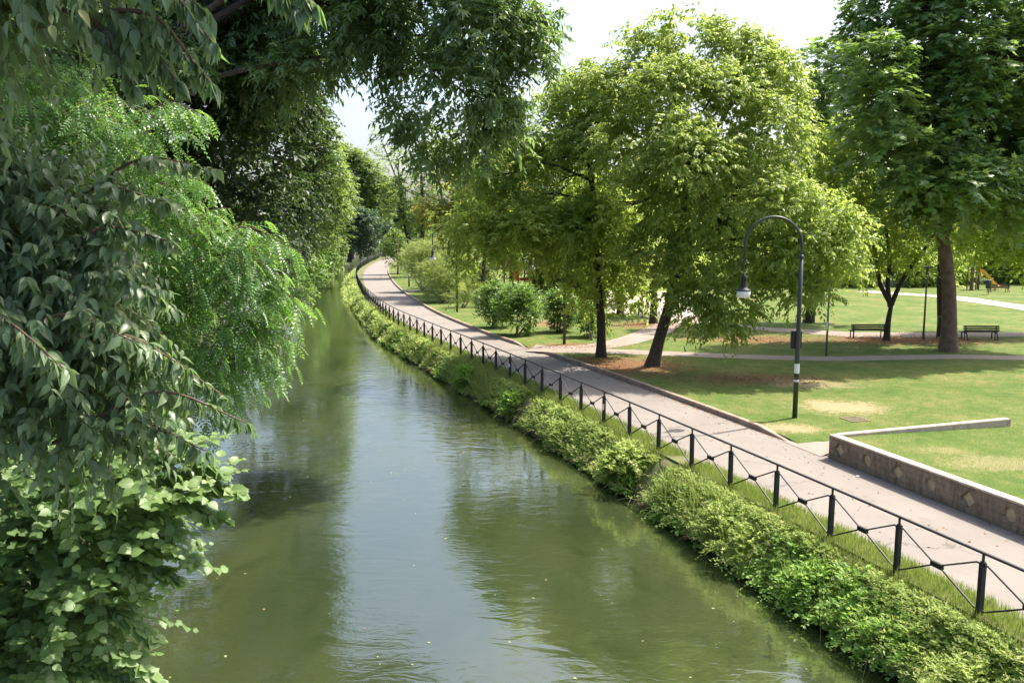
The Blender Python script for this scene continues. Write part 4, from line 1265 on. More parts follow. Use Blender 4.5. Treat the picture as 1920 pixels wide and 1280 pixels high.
shrub('feathery_bush', 'low reddish green feathery bush at the far lamp foot', 868, 578, PB([(865, 555, 70, 14), (880, 545, 70, 14), (890, 560, 70, 12)]), M['lf_tam'], S_TAM, 7)
# small round tree at the bend
tree('small_tree', 'small rounded tree leaning over the far end of the footway', 'tree', [G(746, 516, .1)] + PT([(746, 490), (744, 470)], G(746, 516, .1)[1]), .14,
     PB([(745, 470, 127, 18), (730, 460, 127, 14), (757, 475, 127, 14), (740, 445, 127, 14), (755, 450, 127, 12), (722, 472, 127, 10), (735, 485, 127, 11), (752, 492, 127, 10)]), M['lf_far'], M['bark'], dict(S_FAR, dens=5, size=.34, L=.8), nlimbs=4, seed=33)

# ---- background trees of the park: three kinds, copied
def proto_tree(name, label, h, R, mat, spec, seed, loc, group):
    rg = np.random.default_rng(seed)
    bl = auto_blobs(loc, h * .25, h, R, 16, rg)
    return tree(name, label, 'tree', [loc, (loc[0] + rg.normal(0, .2), loc[1], loc[2] + h * .3), (loc[0] + rg.normal(0, .3), loc[1], loc[2] + h * .75)], .22, bl, mat, M['bark_dark'], spec, group, 6, (), seed)
BG = [  # px, base py, crown kind, scale, label
    (1010, 541, 0, 1.0, 'background tree behind the play tower'), (1075, 545, 2, 1.1, 'background tree between the play tower and the straight trunk'),
    (1120, 538, 1, 1.1, 'background tree left behind the pale square'), (1210, 530, 0, 1.15, 'background tree straight behind the pale square'),
    (1290, 533, 2, 1.1, 'background tree showing right of the leaning trunk'), (1370, 531, 0, 1.2, 'background tree behind the drooping bright clump'),
    (1440, 528, 1, 1.15, 'background tree left behind the lamp arch'), (1510, 530, 0, 1.1, 'background tree right behind the lamp arch'),
    (1590, 525, 2, 1.2, 'background tree left of the forked limbs'), (1640, 533, 1, .9, 'yellowish background tree framed by the forked limbs'), (1705, 528, 0, 1.1, 'background tree above the parked car'),
    (1745, 534, 1, .85, 'ochre background tree beside the disc lamp'), (1815, 524, 2, 1.1, 'background tree behind the timber posts'), (1868, 527, 0, 1.1, 'background tree behind the slide'),
    (1925, 528, 2, 1.1, 'background tree at the far right edge above the distant bench'), (960, 536, 2, 1.2, 'background tree left behind the orange panels'),
]
protos = []
specs = [('lf_far', 12.5, 4.6), ('lf_yellow', 10.5, 4.0), ('lf_dark', 13.0, 5.0)]
for i, (px, py, kd, sc, lab) in enumerate(BG):
    g = gz(px, py)
    if not any(p[0] == kd for p in protos):
        m_, h_, R_ = specs[kd]
        o = proto_tree('park_tree', lab, h_, R_, M[m_], S_FAR, 60 + kd, (g[0], g[1], 0.0), 'trees along the far side of the park')
        protos.append((kd, o))
    else:
        o = copy_tree([p[1] for p in protos if p[0] == kd][0])
        o.location = (g[0], g[1], 0.0); o.rotation_euler = (0, 0, i * 1.7)
        o['label'] = lab
    o.scale = (sc, sc, sc)

# ---- bushes filling the view under the far trees
hedge0 = None
for i, (px, py, sc, lab) in enumerate(((880, 548, .8, 'low bush far behind the feathery bushes'), (1030, 541, .9, 'bush far behind the round shrub by the lamp pole'), (1095, 542, 1.0, 'bush far behind the straight dark trunk'), (1135, 538, 1.1, 'bush at the near end of the pale square'),
        (1290, 537, 1.1, 'bush far behind the right edge of the leaning trunk'), (1335, 539, 1.0, 'bush far behind the lowest drooping branch'), (1385, 536, 1.15, 'bush far behind the lamp head'), (1430, 538, .9, 'bush far behind the gap left of the lamp pole'), (1480, 536, 1.1, 'bush far behind the lamp pole'),
        (1530, 538, 1.0, 'bush far behind the sign pole with white plate'), (1580, 536, 1.1, 'bush far behind the left bench end'), (1625, 538, .8, 'bush far behind the forked tree, left side'), (1722, 537, .9, 'bush far behind the disc lamp, left side'), (1748, 535, 1.0, 'bush far behind the disc lamp, right side'),
        (1800, 532, .9, 'bush far behind the timber posts'), (1893, 531, 1.0, 'bush far behind the distant bench'), (1925, 532, 1.2, 'bush at the right edge behind the distant bench'))):
    g = gz(px, py)
    if hedge0 is None:
        rg = np.random.default_rng(4242); hedge0 = thing('far_bush', lab, 'bush', (g[0], g[1], 0), 0, 'bushes under the far trees'); hedge0.scale = (1.2, 1.1, 1.2)
        bl = [(g[0] + rg.normal(0, 1.0), g[1] + rg.normal(0, .8), abs(rg.normal(1.6, .9)), rg.uniform(.7, 1.2)) for _ in range(14)]
        crown_mesh('foliage', bl, M['lf_hack2'], T_SIMPLE, 6, 8, .3, .7, hedge0, np.array([g[0], g[1], 0]), rg, .2, .3, .8, gapt=-.5, under=.8)
        limb_mesh('stem', (g[0], g[1], -.1), (g[0], g[1], 1.8), .09, .03, M['bark_dark'], hedge0, np.array([g[0], g[1], 0]), rg, (g[0], g[1], 1.8, 1.2), 7)
    else:
        o = copy_tree(hedge0); o.location = (g[0], g[1], 0); o.rotation_euler = (0, 0, i * 2.1); o['label'] = lab
        o.scale = (sc * 1.5, sc * 1.2, sc * (1.15 + .5 * ((i * 7) % 5) / 5))

# ---- left bank: row of tall trees along the river, dark on this side
rgl = np.random.default_rng(77)
S_LB = dict(tm=T_SIMPLE, dens=5.0, k=9, size=.27, L=.8, droop=.3, hang=.45, spread=.8, inner=.45, gapt=-.5, gaps=1.1, under=.6)
def lb(name, label, x, Y, top, bl, mat, spec, seed, tr=.3, nl=8):
    tree(name, label, 'tree', [(x, Y, -.2), (x + .2, Y, 3), (x + .8, Y, top * .45), (x + 1.6, Y, top * .75)], tr, bl, mat, M['bark_dark'], spec, None, nl, (), seed)
lb('bank_tree', 'dark shaded tree on the left bank right behind the pinnate leaved branches', -16.5, 33, 17,
   PB([(330, 120, 31, 120), (450, 150, 31, 110), (380, 250, 31, 110), (480, 280, 32, 90), (350, 370, 31, 100), (440, 390, 32, 80), (250, 200, 31, 120), (300, 60, 32, 120), (220, 330, 31, 110), (430, 30, 33, 100), (520, 200, 33, 66), (500, 360, 33, 60), (460, 460, 33, 52), (380, 470, 32, 60), (120, 250, 31, 130), (430, 440, 36, 52), (475, 400, 40, 52), (500, 450, 43, 44), (420, 330, 36, 76), (450, -60, 36, 110), (560, -100, 36, 90), (640, -130, 36, 80), (350, -80, 34, 130), (520, -190, 37, 110)]), M['lf_dark'], dict(S_LB, dens=6.5), 41, .34, 10)  # blobs above the frame are added to darken the water and its reflection
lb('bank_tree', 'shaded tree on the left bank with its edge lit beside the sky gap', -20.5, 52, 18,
   PB([(500, 160, 50, 74), (560, 200, 50, 52), (520, 270, 50, 74), (580, 300, 50, 40), (545, 360, 50, 62), (480, 400, 50, 72), (580, 390, 50, 38), (530, 440, 50, 52), (450, 300, 50, 80), (585, 240, 50, 40), (470, 470, 50, 50), (600, 190, 50, 26), (520, 80, 50, 70), (560, 120, 50, 50), (640, -30, 48, 70), (690, 0, 47.5, 56), (600, 30, 49, 66), (710, -80, 47.5, 66), (560, -50, 50, 90), (735, -40, 47, 46), (738, 6, 47, 44), (765, -36, 47, 46), (700, 40, 47.5, 34), (640, -130, 48, 80)]), M['lf_dark'], dict(S_LB, dens=4.5, size=.3), 42, .36, 9)  # blobs at and above the frame top are added to shape the river reflection
lb('bank_tree', 'left bank tree with golden green lit edge above the water', -27, 80, 18,
   PB([(590, 290, 78, 44), (615, 330, 78, 32), (600, 370, 78, 40), (570, 420, 78, 46), (625, 390, 78, 26), (600, 440, 78, 32), (565, 340, 78, 50), (575, 240, 78, 44), (560, 470, 78, 32), (610, 260, 78, 24)]), M['lf_far'], dict(S_LB, dens=4.2, size=.36), 43, .34, 8)
lb('bank_tree', 'bright yellowish tree farther along the left bank', -35, 118, 19,
   PB([(630, 340, 115, 26), (640, 375, 115, 24), (615, 400, 115, 28), (640, 410, 115, 18), (605, 440, 115, 28), (630, 440, 115, 18), (615, 360, 115, 28), (600, 470, 115, 22), (620, 310, 115, 22)]), M['lf_far'], dict(S_FAR, dens=2.6), 44, .34, 7)
# low bushes on the left waterline
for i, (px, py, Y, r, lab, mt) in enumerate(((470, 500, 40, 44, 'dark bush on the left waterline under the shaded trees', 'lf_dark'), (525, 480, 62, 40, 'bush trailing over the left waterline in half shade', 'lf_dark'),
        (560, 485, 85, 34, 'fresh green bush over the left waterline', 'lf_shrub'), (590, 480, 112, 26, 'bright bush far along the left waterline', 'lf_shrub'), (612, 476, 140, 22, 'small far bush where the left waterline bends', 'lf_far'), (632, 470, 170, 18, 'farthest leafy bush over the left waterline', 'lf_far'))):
    c = P(px, py, Y); rr = r * Y / FPX; rg = np.random.default_rng(700 + i)
    bl = [(c[0] + rg.normal(0, .5) * rr, Y + rg.normal(0, .8) * rr, max(-.6, c[2] + rg.normal(0, .45) * rr), rr * rg.uniform(.5, .8)) for _ in range(9)]
    bl += [(c[0] - rr * 1.2, Y + rg.normal(0, 2), -.2, rr * .8), (c[0] - rr * .2, Y + rg.normal(0, 1), -.5, rr * .6), (c[0] - rr * .4, Y + 3, .2, rr * .8)]
    root = thing('waterside_bush', lab, 'bush', (c[0], Y, -1.0))
    crown_mesh('foliage', bl, M[mt], T_SIMPLE, 7 * (40 / Y) ** .7, 8, .2 * (Y / 40) ** .6, .7, root, np.array([c[0], Y, -1.0]), rg, .3, .4, .8, gapt=-.5, under=.8)
    limb_mesh('stem', (c[0] - rr * .8, Y, -1.2), (c[0], Y, c[2]), .08, .03, M['bark_dark'], root, np.array([c[0], Y, -1.0]), rg, (c[0], Y, c[2], rr), 5)
# far trees closing the river
for i, (px, Y, bl, lab, mt) in enumerate((
        (660, 215, [(655, 310, 215, 26), (672, 330, 215, 26), (640, 335, 215, 26), (690, 345, 215, 26), (660, 360, 215, 30), (700, 375, 215, 28), (640, 380, 215, 26), (680, 395, 215, 28), (715, 395, 215, 22), (650, 292, 215, 20), (672, 302, 215, 18), (636, 300, 215, 22), (692, 322, 215, 20), (708, 345, 215, 20), (725, 365, 215, 20)], 'tall pale green tree closing the far end of the river', 'lf_far'),
        (655, 195, [(640, 420, 195, 20), (660, 405, 195, 22), (675, 425, 195, 22), (655, 440, 195, 22), (690, 415, 195, 20), (670, 455, 195, 20), (700, 440, 195, 20), (685, 460, 195, 18), (640, 450, 195, 16), (715, 425, 195, 18)], 'dark cedar with drooping boughs at the far river bend', 'lf_conifer'),
        (720, 240, [(720, 380, 240, 24), (735, 400, 240, 24), (708, 405, 240, 22), (725, 430, 240, 24), (745, 425, 240, 22), (760, 400, 240, 24), (740, 370, 240, 18), (775, 430, 240, 22)], 'dark far tree behind the end of the footway', 'lf_conifer'),
        (612, 165, [(610, 290, 165, 26), (625, 330, 165, 26), (600, 340, 165, 30), (615, 370, 165, 30), (640, 350, 165, 20), (590, 390, 165, 30), (630, 400, 165, 24)], 'green tree on the left bank before the far cedar', 'lf_far'))):
    x = P(px, 480, Y)[0]
    tree('far_tree', lab, 'tree', [(x, Y, -.5), (x, Y, 5), (x, Y, 14)], .45, PB(bl), M[mt], M['bark_dark'], dict(S_FAR, dens=2.6, size=.62, L=1.5, hang=.6 if mt == 'lf_conifer' else .35), None, 5, (), 80 + i)
# a far belt of woodland behind everything
def far_belt():
    rg = np.random.default_rng(99)
    bl = []
    for a in np.linspace(-1.2, 1.25, 120):
        Y = 300 + rg.uniform(-30, 40)
        x = Y * math.tan(a * .75)
        for _ in range(3):
            bl.append((x + rg.normal(0, 4), Y + rg.normal(0, 6), rg.uniform(1, 13), rg.uniform(4, 6.5)))
    for x in np.arange(-4, 150, 3.2):
        Y = 148 + rg.normal(0, 5)
        for _ in range(4):
            bl.append((x + rg.normal(0, 1.5), Y + rg.normal(0, 3), rg.uniform(.8, 13.5), rg.uniform(2.2, 3.6)))
    O, D = blob_shoots(bl, .5, rg, inner=.5, gapt=-.6, gaps=.4, under=.5)
    pp, f, nr, S, r = leaves_on_shoots(O, D, np.full(len(O), 1.8), 7, .85, .3, .4, .8, rg=rg)
    V, F, uv = place_leaves(pp, f, nr, S, T_SIMPLE)
    o = mk('woodland', V, F, M['lf_far'], None, rnd=np.repeat(r, 2)); o['kind'] = 'stuff'; o['label'] = 'belt of far green woodland closing the view behind the park'
far_belt()

# ---- the great overhanging tree at the top
S_OV = dict(tm=T_LONG, dens=12, k=11, size=.28, L=.75, droop=.4, hang=.6, spread=.75, inner=.4, gapt=-.32, gaps=1.7, under=.75)
tree('overhanging_tree', 'large dark tree whose hanging leaves arch across the top over the river', 'tree',
     [(-17.5, 28, -.2), (-17, 28, 3), (-15.5, 28, 7), (-13, 28.2, 11)], .48,
     PB([(450, 40, 30.3, 110), (560, 60, 29.9, 105), (680, 40, 28, 84), (800, 45, 29.3, 95), (895, 65, 26.7, 80), (955, 55, 27.1, 52), (952, 150, 27.9, 48), (870, 165, 26.7, 70), (785, 165, 28, 60), 
         (692, 105, 28, 46), (600, 112, 28, 46), (800, 255, 28.3, 42), (775, 300, 28, 18), (850, 260, 28.3, 42), (985, 15, 27.1, 30), (930, 215, 27.1, 40), (1005, 60, 27.5, 34), (990, 130, 27.5, 34), (975, 190, 27.5, 34), (950, 250, 27.5, 26), (1000, 190, 27.8, 22), (1020, 30, 27.5, 24), (100, 60, 27, 120), (220, 110, 27, 100), (0, 150, 27, 120), (330, 150, 27.5, 70), (1030, 120, 26.7, 18), (880, 305, 27.5, 20), (775, 250, 28, 18), (770, 225, 27.1, 34), (830, 300, 28.3, 26), (785, 345, 27.9, 14), (755, 360, 27.9, 10), (905, 260, 27.9, 30), 
         (470, 150, 30.1, 80), (380, 90, 29.7, 100), (535, 140, 28, 46), (990, 90, 26.7, 26), (760, 335, 27.9, 12), (800, 310, 27.1, 20),
         (520, -130, 29.5, 150), (700, -120, 28.9, 150), (860, -90, 27.6, 120), (400, -80, 30.5, 140), (960, -60, 26.7, 70), (300, -20, 31.3, 120), (620, -30, 28.7, 100), (760, -50, 28.5, 90)]),  # this row: crown centred above the frame, added to shade the boughs below
     M['lf_over'], M['bark_dark'], S_OV, nlimbs=14, seed=51, lr=.32,
     forks=[])
for q_, r_ in (([(-15, 28.1, 8.0)] + PT([(360, 165), (420, 140), (520, 118), (620, 104), (720, 74), (860, 60)], 28), .12), ([(-13.5, 28.2, 10.5)] + PT([(480, -40), (640, -70), (800, -70)], 28), .14)):
    ov = [o for o in COL.objects if o.name == 'overhanging_tree'][0]
    V, F = tube_arrays(smooth_line(q_, 16), np.linspace(r_, .03, 16), 8)
    mk('limb', V, F, M['bark'], ov, off=np.array(ov.location), smooth=True)

# ---- near plants at the left, hanging over the water
def near_plant(name, label, cat, base, trunk, tr, blobs, mat, tm, dens, k, size, Lsh, tips, seed, droop=.3, hang=1.0, spread=.5, bias=None, tipk=None, twr=.006, nl=6, **kw):
    rg = np.random.default_rng(300 + seed)
    base = np.array(base, float)
    root = thing(name, label, cat, base)
    pts = smooth_line(trunk, 14)
    V, F = tube_arrays(pts, np.linspace(tr, tr * .35, 14), 10)
    mk('trunk', V, F, M['bark'], root, off=base, smooth=True)
    EO = []; ED = []; EL_ = []
    for (tx, ty, Y, rx, ry, RY) in tips:             # long branch tips: tip pixel, root pixel
        e = P(tx, ty, Y); s = P(rx, ry, RY)
        mid = (e + s) / 2 + np.array([0, 0, .18 * np.linalg.norm(e - s)])
        q = smooth_line([s, mid, e], 14)
        V, F = tube_arrays(q, np.linspace(.022, .004, 14), 6)
        mk('branch', V, F, M['twig'], root, off=base, smooth=True)
        tg = nrm(np.gradient(q, axis=0))
        for j in range(3, 14, 1):
            EO.append(q[j]); ED.append(nrm(tg[j] + rg.normal(0, .35, 3))); EL_.append(.75 - .055 * j)
    order = np.argsort([-b[3] for b in blobs])[:nl]
    for i in order:
        b = blobs[i]
        below = pts[5:]
        s0 = below[np.argmin(np.linalg.norm(below - np.array(b[:3]), axis=1))]
        limb_mesh('branch', s0, b[:3], tr * .35, .012, M['twig'], root, base, rg, b, 4)
    ex = (np.array(EO), np.array(ED), np.array(EL_)) if EO else None
    o, n = crown_mesh('crown', blobs, mat, tm, dens, k, size, Lsh, root, base, rg, droop, hang, spread, twigs=M['twig'], twig_r=twr, extra=ex, bias=bias, **kw)
    LEAVES.append((name, n))
    return root

# pinnate leaved locust, mid distance
near_plant('locust_tree', 'fresh green tree with feather like pinnate leaves arching over the left of the river', 'tree', (-12.5, 14, -.2), [(-12.5, 14, -.2), (-12, 14, 2.5), (-10.5, 13.6, 5), (-8.5, 13.2, 7)], .2,
    PB([(270, 225, 12.5, 56), (315, 245, 12.3, 34), (225, 300, 12.5, 60), (295, 355, 12.8, 52), (255, 420, 13, 60), (340, 435, 13, 56), (410, 475, 13, 56), (465, 490, 13.2, 42), (380, 545, 13, 74),
        (460, 570, 13, 44), (495, 560, 13, 26), (340, 630, 13, 74), (430, 640, 13, 52), (475, 635, 13, 26), (380, 710, 13, 62), (432, 710, 13, 30), (340, 775, 13, 52), (355, 825, 13, 34), (120, 215, 12.8, 84),
        (30, 200, 12.8, 84), (195, 200, 12.5, 52), (150, 300, 13, 70), (70, 310, 13, 80), (200, 480, 13.5, 90), (270, 560, 13.5, 90), (250, 680, 13.5, 90), (300, 500, 13.5, 60), (230, 780, 13.5, 80), (130, 420, 13.5, 90)]),
    M['lf_locust'], T_PINN, 22, 4, .34, .5, [(555, 470, 13, 380, 450, 13.2), (560, 565, 13, 400, 530, 13.2), (548, 640, 13, 400, 620, 13.2), (525, 700, 13, 390, 690, 13.2), (385, 215, 12.3, 250, 230, 12.6), (390, 345, 12.8, 270, 350, 13), (505, 510, 13, 400, 480, 13.2)],
    1, droop=.35, hang=.75, spread=.7, bias=(.25, -.1, .1), gapt=-.5, gaps=2.2, inner=.4, under=.7, nl=8)

# hackberry with big drooping leaves, near
near_plant('hackberry_tree', 'near tree with large drooping grey green leaves filling the left edge', 'tree', (-8.2, 7.6, -.2), [(-8.2, 7.6, -.2), (-8, 7.5, 2), (-7, 7.4, 4), (-5.6, 7.2, 5.6), (-4.6, 7.2, 8.5)], .16,
    PB([(-70, 400, 7.6, 100), (70, 395, 7.6, 88), (180, 430, 7.4, 44), (-25, 530, 7.2, 105), (110, 540, 7.2, 90), (205, 560, 7.3, 44), (-65, 650, 7, 100), (70, 670, 6.9, 92), (180, 700, 7, 56), (-20, 770, 7, 88),
        (120, 800, 7, 66), (-75, 320, 7.8, 66), (40, 330, 7.8, 40), (230, 800, 7, 40), (-180, 500, 7.2, 120), (-180, 700, 7, 120), (-60, 850, 7, 60), (220, 660, 7.2, 34), (210, 850, 7, 40)]),
    M['lf_near'], T_OVATE, 50, 11, .132, .52, [(462, 792, 6.6, 150, 800, 6.9), (420, 742, 6.9, 180, 690, 7.1), (310, 378, 7.2, 60, 440, 7.6), (318, 452, 7.0, 80, 500, 7.2), (405, 318, 7.6, 120, 400, 7.8), (352, 690, 6.8, 100, 660, 7), (300, 560, 6.8, 60, 560, 7), (385, 845, 6.8, 100, 830, 7), (250, 640, 6.5, 10, 640, 6.8), (120, 690, 6, -120, 610, 6.4)],
    2, droop=.25, hang=.95, spread=.55, jit=.4, up=(.5, -.25, .8), bias=(.55, -.15, 0), gapt=-.5, gaps=4, inner=.35, under=.8, twr=.0045)

# leaves hanging down from above, upper left (same kind, higher bough)
near_plant('hackberry_tree', 'shaded bough with dark pointed leaves hanging into the upper left corner', 'tree', (-9.6, 5.2, -.2), [(-9.6, 5.2, -.2), (-9, 5.4, 4), (-6.5, 6, 8), (-3.5, 7, 9.4)], .18,
    PB([(-110, -65, 6.5, 100), (30, -55, 6.3, 90), (150, -40, 6.2, 60), (110, 25, 6.2, 44), (-70, 35, 6.6, 70), (170, 5, 6.1, 34), (-160, 5, 7, 80), (10, 5, 6.6, 60), (-250, -35, 7, 120), (-70, -175, 7, 120), (110, -165, 7, 110), (230, -155, 7.2, 80)]) +
    [(-4.6, 8.0, 9.6, .9), (-3.4, 8.2, 9.9, .9), (-2.3, 8.0, 10.1, .8), (-3.0, 9.2, 10.6, .9), (-1.4, 8.3, 10.4, .7), (-4.2, 9.4, 10.4, 1.0), (-2.0, 9.3, 11.0, .8), (-5.6, 8.6, 9.8, 1.0), (-3.6, 7.0, 9.6, .9), (-4.6, 6.6, 9.6, .9), (-2.4, 6.8, 10.2, .8), (-1.6, 6.6, 10.1, .7), (-3.2, 6.6, 10.4, .9), (-1.2, 7.2, 10.7, .6), (-5.5, 13.6, 11.3, 1.05), (-7, 13.4, 11.2, 1.05), (-6.3, 14.4, 11.9, 1.05), (-8, 13.6, 11.1, 1.05)],  # unseen crown above the frame, added to keep sun off the leaves below
    M['lf_near'], T_OVATE, 32, 10, .142, .5, [(400, 80, 5.8, 180, -60, 6.2), (395, 155, 5.9, 200, 20, 6.2), (330, 150, 6.0, 160, 30, 6.3), (250, 160, 6.0, 120, 20, 6.3), (390, 30, 6, 200, -60, 6.3), (590, 10, 6.2, 400, -60, 6.5), (560, 18, 6.2, 380, -40, 6.4)],
    3, droop=.4, hang=1.3, spread=.4, bias=(.4, -.1, -.25), gapt=-.5, gaps=4, inner=.35, under=.8, twr=.0045)

# round leaved shrub, lower left
near_plant('linden_shrub', 'sunlit shrub with broad heart shaped leaves filling the lower left corner', 'shrub', (-8.2, 9.4, -1.0), [(-8.2, 9.4, -1.2), (-7.6, 9.3, .6), (-6.4, 9, 2.2), (-5, 8.8, 3.0)], .1,
    PB([(10, 950, 8.6, 84), (140, 940, 8.6, 78), (255, 930, 8.5, 56), (330, 940, 8.5, 34), (40, 1050, 8.4, 84), (165, 1045, 8.4, 74), (260, 1030, 8.4, 36), (0, 1150, 8.2, 84), (110, 1150, 8.2, 74), (185, 1150, 8.2, 40),
        (20, 1250, 8, 84), (130, 1255, 8, 60), (250, 1000, 8.6, 40), (-90, 1050, 8.4, 100), (-90, 1200, 8.2, 100), (290, 890, 8.6, 40), (180, 900, 8.8, 60), (50, 1340, 8, 90), (150, 1330, 8, 50)]),
    M['lf_round'], T_ROUND, 26, 10, .118, .62, [(450, 925, 8.4, 250, 950, 8.6), (418, 975, 8.4, 230, 980, 8.6), (368, 1048, 8.3, 180, 1040, 8.5), (332, 1090, 8.2, 160, 1080, 8.4), (290, 1195, 8, 120, 1160, 8.2), (300, 1275, 7.8, 120, 1240, 8), (415, 885, 8.5, 250, 890, 8.7), (250, 1290, 7.8, 90, 1270, 8)],
    4, droop=.22, hang=.15, spread=.85, jit=.25, nj=.24, up=(.35, -.2, 1), bias=(.6, -.2, .1), gapt=-.55, gaps=3.5, inner=.65, under=.6, twr=.004)

# under-storey behind them on the left bank
rgu = np.random.default_rng(314)
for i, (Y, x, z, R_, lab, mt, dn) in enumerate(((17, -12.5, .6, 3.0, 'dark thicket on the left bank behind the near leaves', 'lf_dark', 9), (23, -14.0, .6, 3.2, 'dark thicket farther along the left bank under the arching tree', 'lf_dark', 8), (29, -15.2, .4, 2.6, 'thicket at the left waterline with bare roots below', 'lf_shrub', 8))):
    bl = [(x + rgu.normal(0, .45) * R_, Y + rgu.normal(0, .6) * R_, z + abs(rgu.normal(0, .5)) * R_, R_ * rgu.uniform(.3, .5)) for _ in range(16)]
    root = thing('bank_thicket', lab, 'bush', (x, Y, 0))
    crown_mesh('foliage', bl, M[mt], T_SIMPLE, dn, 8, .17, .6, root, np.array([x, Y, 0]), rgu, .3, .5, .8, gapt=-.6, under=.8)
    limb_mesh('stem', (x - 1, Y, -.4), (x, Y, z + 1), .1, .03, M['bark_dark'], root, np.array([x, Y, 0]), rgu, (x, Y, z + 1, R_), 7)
# ---- weeds of the right bank
rgw = np.random.default_rng(21)
def weed_points(n, y0, y1, o0, o1, rg):
    y = rg.uniform(y0, y1, n); o = rg.uniform(o0, o1, n)
    x = FEN(y) - o
    z = np.interp(o, [0, .45, .95, 1.25, 1.7], [-.02, -.2, -1.0, -1.2, -1.2])
    return np.stack([x, y, np.maximum(z, WATER)], 1), o
BREAKS = [(G(1278, 950, WATER)[1] + .35, .8), (G(1015, 800, WATER)[1] + .4, .9), (47, .8), (58, 1)]
def weeds(name, mat, n, y0, y1, o0, o1, Lsh, k, size, tm, rg, up=.9, out=.42, hang=.1, droop=.35, gapt=-.3, gaps=1.6):
    p, o = weed_points(n, y0, y1, o0, o1, rg)
    if gapt is not None:
        kp = gap(p * np.array([1, 1, .3]), gaps, rg) > gapt + rg.normal(0, .2, len(p)); p = p[kp]; o = o[kp]
    brk = np.zeros(len(p))
    for yb, wb in BREAKS:
        brk = np.maximum(brk, np.exp(-((p[:, 1] - yb) / wb) ** 2) * (o > .15))
    kp = rg.random(len(p)) > brk * 1.1; p = p[kp]; o = o[kp]
    d = np.stack([-out * rg.uniform(.2, 1.2, len(p)), rg.normal(0, .5, len(p)), up * rg.uniform(.6, 1.2, len(p))], 1)
    hgt = Lsh * rg.uniform(.45, 1.3, len(p)) * (1 + .75 * gap(p, .8, rg)) * np.interp(o, [.2, .8], [.38, 1])
    pp, f, nr, S, r = leaves_on_shoots(p, nrm(d), hgt, k, size, droop, hang, .8, rg=rg, nj=.3, up=(-.15, -.1, 1))
    V, F, uv = place_leaves(pp, f, nr, S, tm)
    tv, tf = twig_arrays(p, nrm(d), hgt, droop, .004)
    return V, F, np.repeat(r, len(tm[1]))
parts_w = [weeds('w', None, 9000, 8, 26, .2, 1.12, .56, 12, .085, T_LONG, rgw), weeds('w', None, 5500, 26, 48, .15, 1.12, .5, 11, .11, T_LONG, rgw), weeds('w', None, 3000, 48, 90, .1, 1.15, .5, 8, .18, T_SIMPLE, rgw), weeds('w', None, 1800, 90, 215, .1, 1.6, .8, 7, .34, T_SIMPLE, rgw, gapt=None)]
def join(parts):
    V = []; F = []; R = []; nb = 0
    for v, f, r in parts:
        V.append(v); F.append(f + nb); R.append(r); nb += len(v)
    return np.vstack(V), np.vstack(F), np.concatenate(R)
V, F, R_ = join(parts_w); o = mk('riverside_weeds', V, F, M['lf_weed'], rnd=R_); o['kind'] = 'stuff'; o['label'] = 'tangle of weeds covering the right bank below the railing'
V, F, R_ = join([weeds('w', None, 2600, 8, 30, .5, 1.2, .42, 12, .10, T_WIDE, rgw, out=.7, hang=.3, droop=.6, gapt=0), weeds('w', None, 2200, 30, 60, .4, 1.2, .42, 10, .13, T_WIDE, rgw, out=.6, hang=.3, droop=.5, gapt=0)])
o = mk('waterside_weeds', V, F, M['lf_weed2'], rnd=R_); o['kind'] = 'stuff'; o['label'] = 'deeper green broad leaved weeds hanging to the water on the right bank'
def reeds():
    p, o = weed_points(9000, 8, 60, .25, 1.1, rgw)
    kp = (gap(p * np.array([1, 1, .3]), 1.3, rgw) > -.05) & (rgw.random(len(p)) < np.clip(24 / p[:, 1], 0, 1)); p = p[kp]; o = o[kp]
    for yb, wb in BREAKS:
        kp = np.abs(p[:, 1] - yb) > wb; p = p[kp]; o = o[kp]
    n = len(p); a = rgw.uniform(0, 6.28, n)
    f = np.stack([np.cos(a) * .35 - .3, np.sin(a) * .35, np.ones(n)], 1); nr = np.stack([np.cos(a), np.sin(a), np.full(n, .2)], 1)
    V, F, _ = place_leaves(p, f, nr, rgw.uniform(.35, .95, n) * np.interp(o, [.2, .8], [.5, 1]), T_REED)
    o = mk('bank_grass', V, F, M['lf_grass'], rnd=np.repeat(rgw.random(n), len(T_REED[1]))); o['kind'] = 'stuff'; o['label'] = 'tall pale grass standing among the bank weeds'
reeds()
